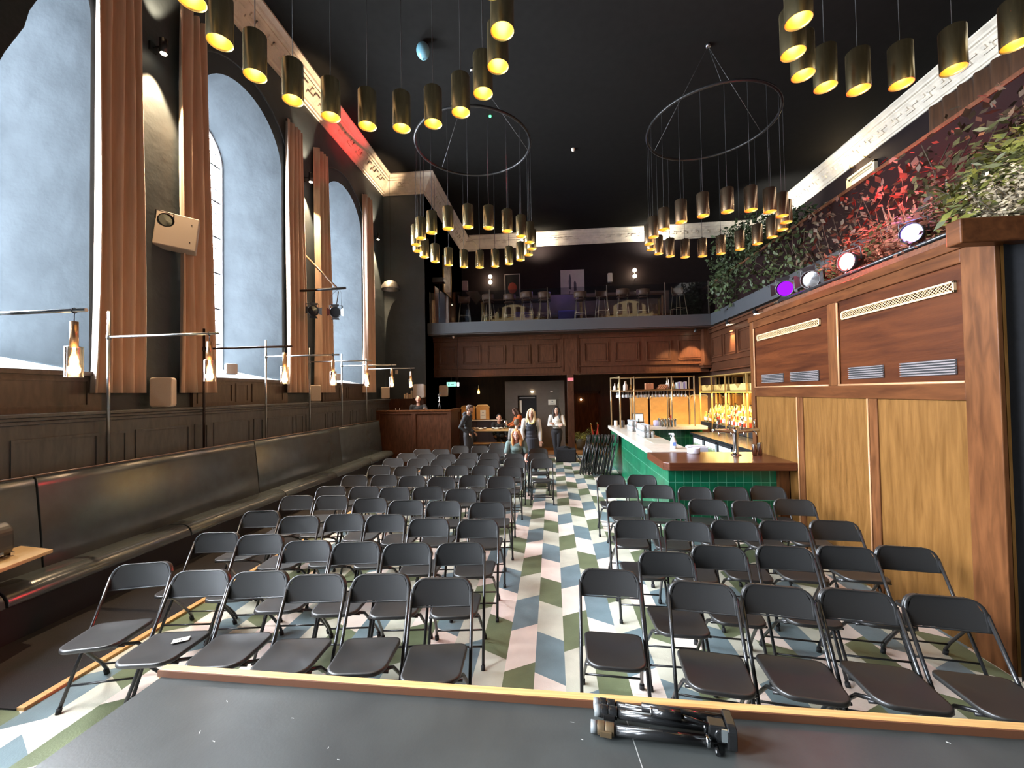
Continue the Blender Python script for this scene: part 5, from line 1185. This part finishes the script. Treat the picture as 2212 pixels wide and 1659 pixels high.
# ================================================================= DOWNLIGHTS UNDER THE SLAB
for i, (x, y, tx, ty, lab) in enumerate(((4.55, 13.5, 4.5, 13.98, 'small warm spotlight under the balcony corner, farthest of the three'), (4.98, 12.2, 5.1, 12.0, 'small warm spotlight under the gallery edge, middle of the three'), (4.98, 10.6, 5.1, 10.4, 'small warm spotlight under the gallery edge, nearest of the three'))):
    t = thing('small_spotlight', lab, 'spotlight', (x, y, 4.04)); q = (V((tx, ty, 3.3))-V((x, y, 3.98))).to_track_quat('Z', 'Y').to_matrix().to_4x4()
    MB().lathe([(0, -.05), (.04, -.05), (.045, .05)], 14, T=M.Translation((0, 0, -.06)) @ q, cap=False).build('housing', BMET, t); MB().lathe([(0, .045), (.042, .045)], 14, T=M.Translation((0, 0, -.06)) @ q, cap=False).build('lens', WARMW, t); MB().tube([(0, 0, .06), (0, 0, -.05)], .01, 6).build('stem', BMET, t)
    light('SPOT', (x, y, 3.93), 800, (1, .66, .34), .03, aim=(tx+.06, ty, 2.9), spot=62, blend=.6, name='frieze_spot_light')
# ================================================================= GALLERY AND PLANTS OVER THE OAK BLOCK
tr = thing('planter_trough', 'long dark planter trough on top of the oak block', 'planter', (3.9, 5.3, 3.235)); MB().box(-.45, .45, -1.75, 1.75, 0, .16).build('trough', WDARK, tr)
specs = [(3.74, 3.55, G4, 'leafy', .60, 'pale silvery leaved plant spilling over the near end of the oak block'), (4.15, 3.75, G1, 'frond', 1.35, 'bright yellow green bushy plant at the near end of the trough'), (4.35, 4.25, G3, 'frond', 1.55, 'tall olive feathery plant behind the silvery one'), (4.0, 4.05, G3, 'frond', .75, 'olive drooping plant beside the blue stage lamp'),
 (4.45, 4.75, G3, 'blade', 1.4, 'arching grassy plant above the blue stage lamp'), (3.85, 4.75, G5, 'leafy', .85, 'reddish leafy plant between the blue and red stage lamps'), (4.25, 5.25, G5, 'blade', 1.15, 'spiky red lit grass right behind the red stage lamp'), (4.2, 5.75, G5, 'frond', 1.1, 'feathery red lit fern beyond the red stage lamp'), (3.85, 6.25, G4, 'leafy', .30, 'small pale flowering plant beside the purple stage lamp'), (4.3, 6.5, G5, 'leafy', .85, 'dark leafy plant at the far end of the trough'),
 (4.4, 4.6, G2, 'leafy', 1.0, 'dense deep green plant at the back of the trough, near end'), (4.42, 5.6, G2, 'leafy', 1.0, 'dense deep green plant at the back of the trough, middle'), (4.4, 6.6, G2, 'frond', .95, 'dense deep green fern at the back of the trough, far end'), (4.35, 3.66, G3, 'leafy', 1.15, 'big olive leafy plant at the back near corner of the trough')]
for i, (x, y, m, kl, L, lab) in enumerate(specs): frond_plant('trough_plant', lab, (x, y, 3.38 if L > .5 else 3.36), m, int(90*L+40) if kl != 'blade' else 150, L, .8 if kl != 'blade' else .6, .45, 11+i, kindleaf=kl, sc_=(.55, .9, 1), up_=.75)
def leaf_mass(label, blobs, m, n, l0, seed, loc):
    rnd = random.Random(seed); t = thing('hanging_foliage', label, 'plant', loc); b = MB(); st = MB(); o = V(loc)
    for c, r in blobs:
        c = V(c)-o
        for i in range(int(n*r[0]*r[2])):
            while True:
                p = V((rnd.uniform(-1, 1), rnd.uniform(-1, 1), rnd.uniform(-1, 1)))
                if .35 < p.length < 1: break
            q = c+V((p.x*r[0], p.y*r[1], p.z*r[2])); s = V((rnd.uniform(-1, 1), rnd.uniform(-1, 1), rnd.uniform(-1.4, .6))).normalized(); l = l0*rnd.uniform(.5, 1.4); w_ = s.cross(V((rnd.uniform(-1, 1), rnd.uniform(-1, 1), 1))).normalized()*l*.28
            b.add([q, q+s*l*.5+w_, q+s*l, q+s*l*.5-w_], [(0, 1, 2, 3)])
        for i in range(5):
            q = c+V((rnd.uniform(-.6, .6)*r[0], rnd.uniform(-.6, .6)*r[1], 0)); st.tube([V((c.x*.7, c.y*.7, 0)), q, q+V((rnd.uniform(-.2, .2), 0, r[2]*.5))], .006, 4)
    b.build('foliage', m, t, kind='stuff'); st.build('stem', mat('plant_stem', (.035, .025, .012), .8), t, kind='stuff')
leaf_mass('large dark mass of foliage rising at the corner of the gallery', [((5.25, 12.1, 5.7), (.75, .7, 1.1)), ((6.0, 12.2, 6.5), (1.0, .6, .65)), ((7.1, 12.3, 6.7), (.9, .6, .55)), ((4.85, 12.0, 5.0), (.35, .8, .7))], mat('very_dark_leaf', (.030, .048, .016), .6, vary=.4, vscale=4), 1500, .12, 77, (5.9, 12.2, 4.46))
leaf_mass('second dark foliage mass along the gallery, nearer than the corner one', [((5.0, 10.3, 5.1), (.40, 1.0, .75)), ((4.85, 8.9, 4.8), (.30, .9, .65))], mat('very_dark_leaf', (.03, .048, .016)), 1500, .11, 78, (6.1, 8.8, 4.46))
leaf_mass('reddish foliage trailing in front of the gallery balustrade above the trough', [((4.75, 7.6, 4.75), (.28, .8, .6)), ((4.7, 6.3, 4.7), (.28, .9, .62)), ((4.68, 5.0, 4.65), (.28, .9, .65)), ((4.65, 4.0, 4.6), (.28, .6, .6))], mat('dull_red_lit_leaf', (.05, .032, .016), .7, vary=.5, vscale=5), 1300, .11, 79, (4.7, 5.8, 3.24))  # red lamp light is mixed into this leaf colour
par('red glowing stage lamp clamped on top of the oak block', (3.62, 5.32, 3.62), (-2, 3.6, 3.0), REDE, .11, .2, doors=False)
par('blue glowing stage lamp among the plants near the end of the oak block', (3.60, 4.42, 3.62), (-1, 1.6, 2.6), BLUE, .095, .2, doors=False)
par('small purple glowing stage lamp at the far end of the oak block', (3.58, 6.62, 3.62), (-1, 1.8, 2.6), PURP, .12, .24)
par('unlit black stage lamp between the red and purple ones on the oak block', (3.62, 6.05, 3.60), (-1, 2.5, 2.8), LENSD, .12, .24)
b = MB().tube([(3.55, 3.9, 3.46), (3.55, 6.9, 3.46)], .02, 8)
for y in (4.42, 5.32, 6.05, 6.62): b.tube([(3.55, y, 3.46), (3.60, y, 3.56)], .015, 6)
for y in (4.0, 6.8): b.tube([(3.55, y, 3.27), (3.55, y, 3.46)], .02, 8)
b.build('lamp_rail', BMET, label='black pipe rail carrying the coloured stage lamps on the oak block', cat='rail')
light('SPOT', (3.4, 5.25, 3.68), 6500, (1, .03, .04), .05, aim=(-5.25, 10.25, 8.95), spot=9, blend=.8, name='red_beam_light')
light('SPOT', (3.4, 5.3, 3.62), 600, (1, .12, .14), .05, aim=(-5.9, 10.3, 7.6), spot=22, blend=1, name='red_beam_light')
light('SPOT', (3.4, 5.3, 3.58), 700, (1, .03, .03), .05, aim=(-4.6, 2.5, .15), spot=11, blend=1, name='red_beam_light')
light('POINT', (3.12, 5.35, 3.62), 17, (1, .04, .04), .08, name='red_glow_light'); light('POINT', (4.4, 5.9, 4.6), 130, (1, .04, .05), .15, name='red_glow_light')
light('POINT', (3.5, 4.40, 3.85), 8, (.3, .15, 1), .08, name='blue_glow_light'); light('POINT', (3.45, 3.2, 4.35), 3, (1, .78, .42), .1, name='plant_light')
# ornate gilt frame with lamps and curtain on the right hand wall
og = thing('ornate_gilt_frame', 'ornate gilt frame with two small lamps above it on the upper right wall', 'picture', (XR, 12.7, 7.62)); b = MB()
for k, pr in ((0, .10), (.06, .06)):
    for r in ((-.55+k, .55-k, 0+k, .07+k), (-.55+k, .55-k, .70-k, .77-k), (-.55+k, -.48+k, k, .77-k), (.48-k, .55-k, k, .77-k)): b.box(-pr, 0, r[0], r[1], r[2], r[3])
b.build('frame', mat('pale_gilt', (.75, .62, .42), .4, .3), og, bevel=.01); MB().box(-.03, 0, -.45, .45, .1, .67).build('relief_panel', CREAM, og); b = MB()
for i in range(7): b.tube([(-.035, -.36+.12*i, .25), (-.05, -.30+.12*i, .38), (-.035, -.36+.12*i, .5)], .018, 6)
b.build('relief_scroll', mat('pale_gilt', (.75, .62, .42)), og)
for y in (-.28, .28): l = MB().tube([(0, y, .95), (-.22, y, 1.02)], .012, 6).build('lamp_arm', BRASS, og); MB().ell((-.25, y, 1.0), (.05, .05, .06), 10, 8).build('bulb', WARMW, l)
light('POINT', (XR-.35, 12.9, 8.6), 30, (1, .75, .42), .05, name='frame_light')
t = thing('upper_curtain', 'brown gold curtain high on the upper right wall under the cornice', 'curtain', (XR-.12, 8.6, 6.3)); MB().grid(lambda u, v: (.05*sin(u*70), -1.9+3.8*u, 2.3*v), 150, 4).build('drape', mat('brown_gold_curtain', (.07, .028, .010), .8, vary=.3, vscale=8, stretch=(1, 4, .2)), t, solid=.01)
light('SPOT', (7.6, 14.6, 6.4), 600, (1, .98, .90), .08, aim=(8.4, 16.0, 9.2), spot=75, blend=.8, name='gallery_uplight')
light('SPOT', (-.5, 17.9, 8.35), 170, (1, .86, .66), .1, aim=(-.5, 18.6, 9.2), spot=160, blend=1, name='balcony_uplight'); light('SPOT', (4.5, 17.9, 8.35), 200, (1, .95, .80), .1, aim=(4.5, 18.6, 9.2), spot=160, blend=1, name='balcony_uplight')
# balloon, ceiling sensors
bl = thing('balloon', 'pale blue balloon resting against the black ceiling', 'balloon', (-2.46, 7.95, ZC-.34)); MB().ell((0, 0, .16), (.135, .135, .165), 20, 14).build('skin', mat('pale_blue_latex', (.18, .40, .50), .3), bl); MB().lathe([(.02, -.03), (.008, -.005), (.01, .0)], 8).build('knot', mat('pale_blue_latex', (.18, .4, .5)), bl)
o = MB().lathe([(.055, -.05), (.06, 0)], 14).ell((0, 0, -.05), (.045, .045, .04), 12, 8).build('smoke_detector', WHITE, label='small white detector in the middle of the black ceiling', cat='detector'); o.location = (.74, 12.0, ZC)
o = MB().lathe([(.03, -.03), (.035, 0)], 12).ell((0, 0, -.03), (.022, .022, .02), 10, 6).build('green_indicator', emis('green_led', (.1, 1, .3), 3), label='tiny green indicator light on the ceiling inside the left hoop', cat='light'); o.location = (-1.45, 10.3, ZC)
o = MB().lathe([(.04, -.05), (.05, 0)], 12).ell((0, 0, -.05), (.035, .035, .03), 10, 6).build('corner_sensor', WHITE, label='white dome sensor under the balcony slab near its left end', cat='detector'); o.location = (-3.3, 13.7, 4.06)
# ================================================================= FOREGROUND: tripod on the stage, table at the left
ft = thing('folded_tripod', 'folded black camera tripod lying on the edge of the stage', 'tripod', (.42, 1.90, ST), R(-8))
TP = mat('glossy_black_tripod', (.012, .012, .012), .18, spec=.7); GR = mat('grey_rubber', (.16, .17, .17), .5); BZm = mat('bronze_collar', (.16, .11, .06), .35, .5)
for i, (y, z, dx) in enumerate(((.068, .030, 0), (.0, .050, .008), (-.068, .028, -.006))):
    l = MB().tube([(-.16+dx, y, z), (.22, y*.72, z+.006)], .021, 14).build('leg', TP, ft)
    MB().tube([(-.168+dx, y, z), (-.13+dx, y, z)], .016, 12).build('inner_tube', TP, l)
    MB().tube([(-.265+dx, y, z), (-.235+dx, y, z)], .024, 14).build('rubber_foot', GR, l)
    m = MB().tube([(-.236+dx, y, z), (-.205+dx, y, z)], .027, 12).tube([(-.202+dx, y, z), (-.165+dx, y, z)], .026, 12); m.cbox((-.20+dx, y-.026, z-.004), (.05, .012, .024)); m.build('leg_lock', BZm if i == 2 else TP, l, bevel=.002)
    MB().tube([(-.12, y-.006, z+.0205), (.03, y*.86-.004, z+.023)], .003, 6).build('painted_highlight', mat('highlight_grey', (.25, .25, .24), .3), l)  # pale line laid along each leg as a painted highlight
    MB().tube([(.20, y*.74, z+.006), (.215, y*.73, z+.006)], .024, 12).build('collar', CHROME if i != 1 else TP, l)
MB().tube([(-.05, .025, .078), (.28, .02, .082)], .017, 12).build('center_column', TP, ft)
hd = MB().cbox((.25, 0, .058), (.07, .085, .07)).tube([(.26, -.05, .06), (.26, .05, .06)], .024, 14).build('head', TP, ft, bevel=.006)
MB().prism(rrect(.13, .105, .028, 4), .285, .32, lambda u, v, h: (h, u, v+.004)).build('mounting_plate', TP, hd, bevel=.004); MB().prism(rrect(.07, .055, .012, 4), .316, .322, lambda u, v, h: (h, u, v+.026)).build('plate_pad', BLACK, hd)
MB().cbox((.272, -.058, .072), (.022, .006, .05)).build('level_window', mat('silver_chip', (.5, .55, .55), .15, .8), hd); MB().tube([(.25, .055, .05), (.25, .075, .05)], .015, 12).tube([(.24, -.05, .02), (.24, -.085, .012)], .010, 10).build('knob', TP, hd)
h = MB().tube([(.22, -.03, .085), (.15, -.025, .095), (.11, -.022, .098)], [.007, .008, .010], 10).build('pan_handle', TP, ft); MB().tube([(.11, -.022, .098), (-.01, -.016, .094)], [.024, .018], 12).build('grip', TP, h); MB().tube([(-.011, -.016, .094), (-.016, -.016, .094)], .019, 12).build('grip_ring', CHROME, h)
tt = thing('small_table', 'pale wooden table corner at the far left, before the wall bench', 'table', (-4.95, 2.75, 0)); TB = at((-4.95, 2.75, 0))
MB().prism([(-4.97, 2.2), (-4.30, 2.2), (-4.55, 3.36), (-4.97, 3.42)], .715, .75, T=TB).build('tabletop', mat('glossy_pale_wood', (.62, .46, .26), .12), tt, bevel=.006); MB().tube([(-4.47, 2.6, .02), (-4.47, 2.6, .71)], .03, 10, T=TB).lathe([(.15, .012), (.15, .03), (.04, .05)], 20, T=TB @ M.Translation((-4.47, 2.6, 0))).build('pedestal', BMET, tt)
cs = thing('black_case', 'rounded black case with a silver catch on the small table at the left edge', 'case', (-4.83, 3.08, .752)); MB().prism(rrect(.30, .30, .10, 6), -.10, .10, lambda u, v, h: (u, h, v)).build('shell', PLAS, cs, bevel=.02); MB().cbox((.10, .105, .02), (.04, .03, .03)).cbox((.152, .0, .05), (.01, .04, .03)).build('catch', CHROME, cs)
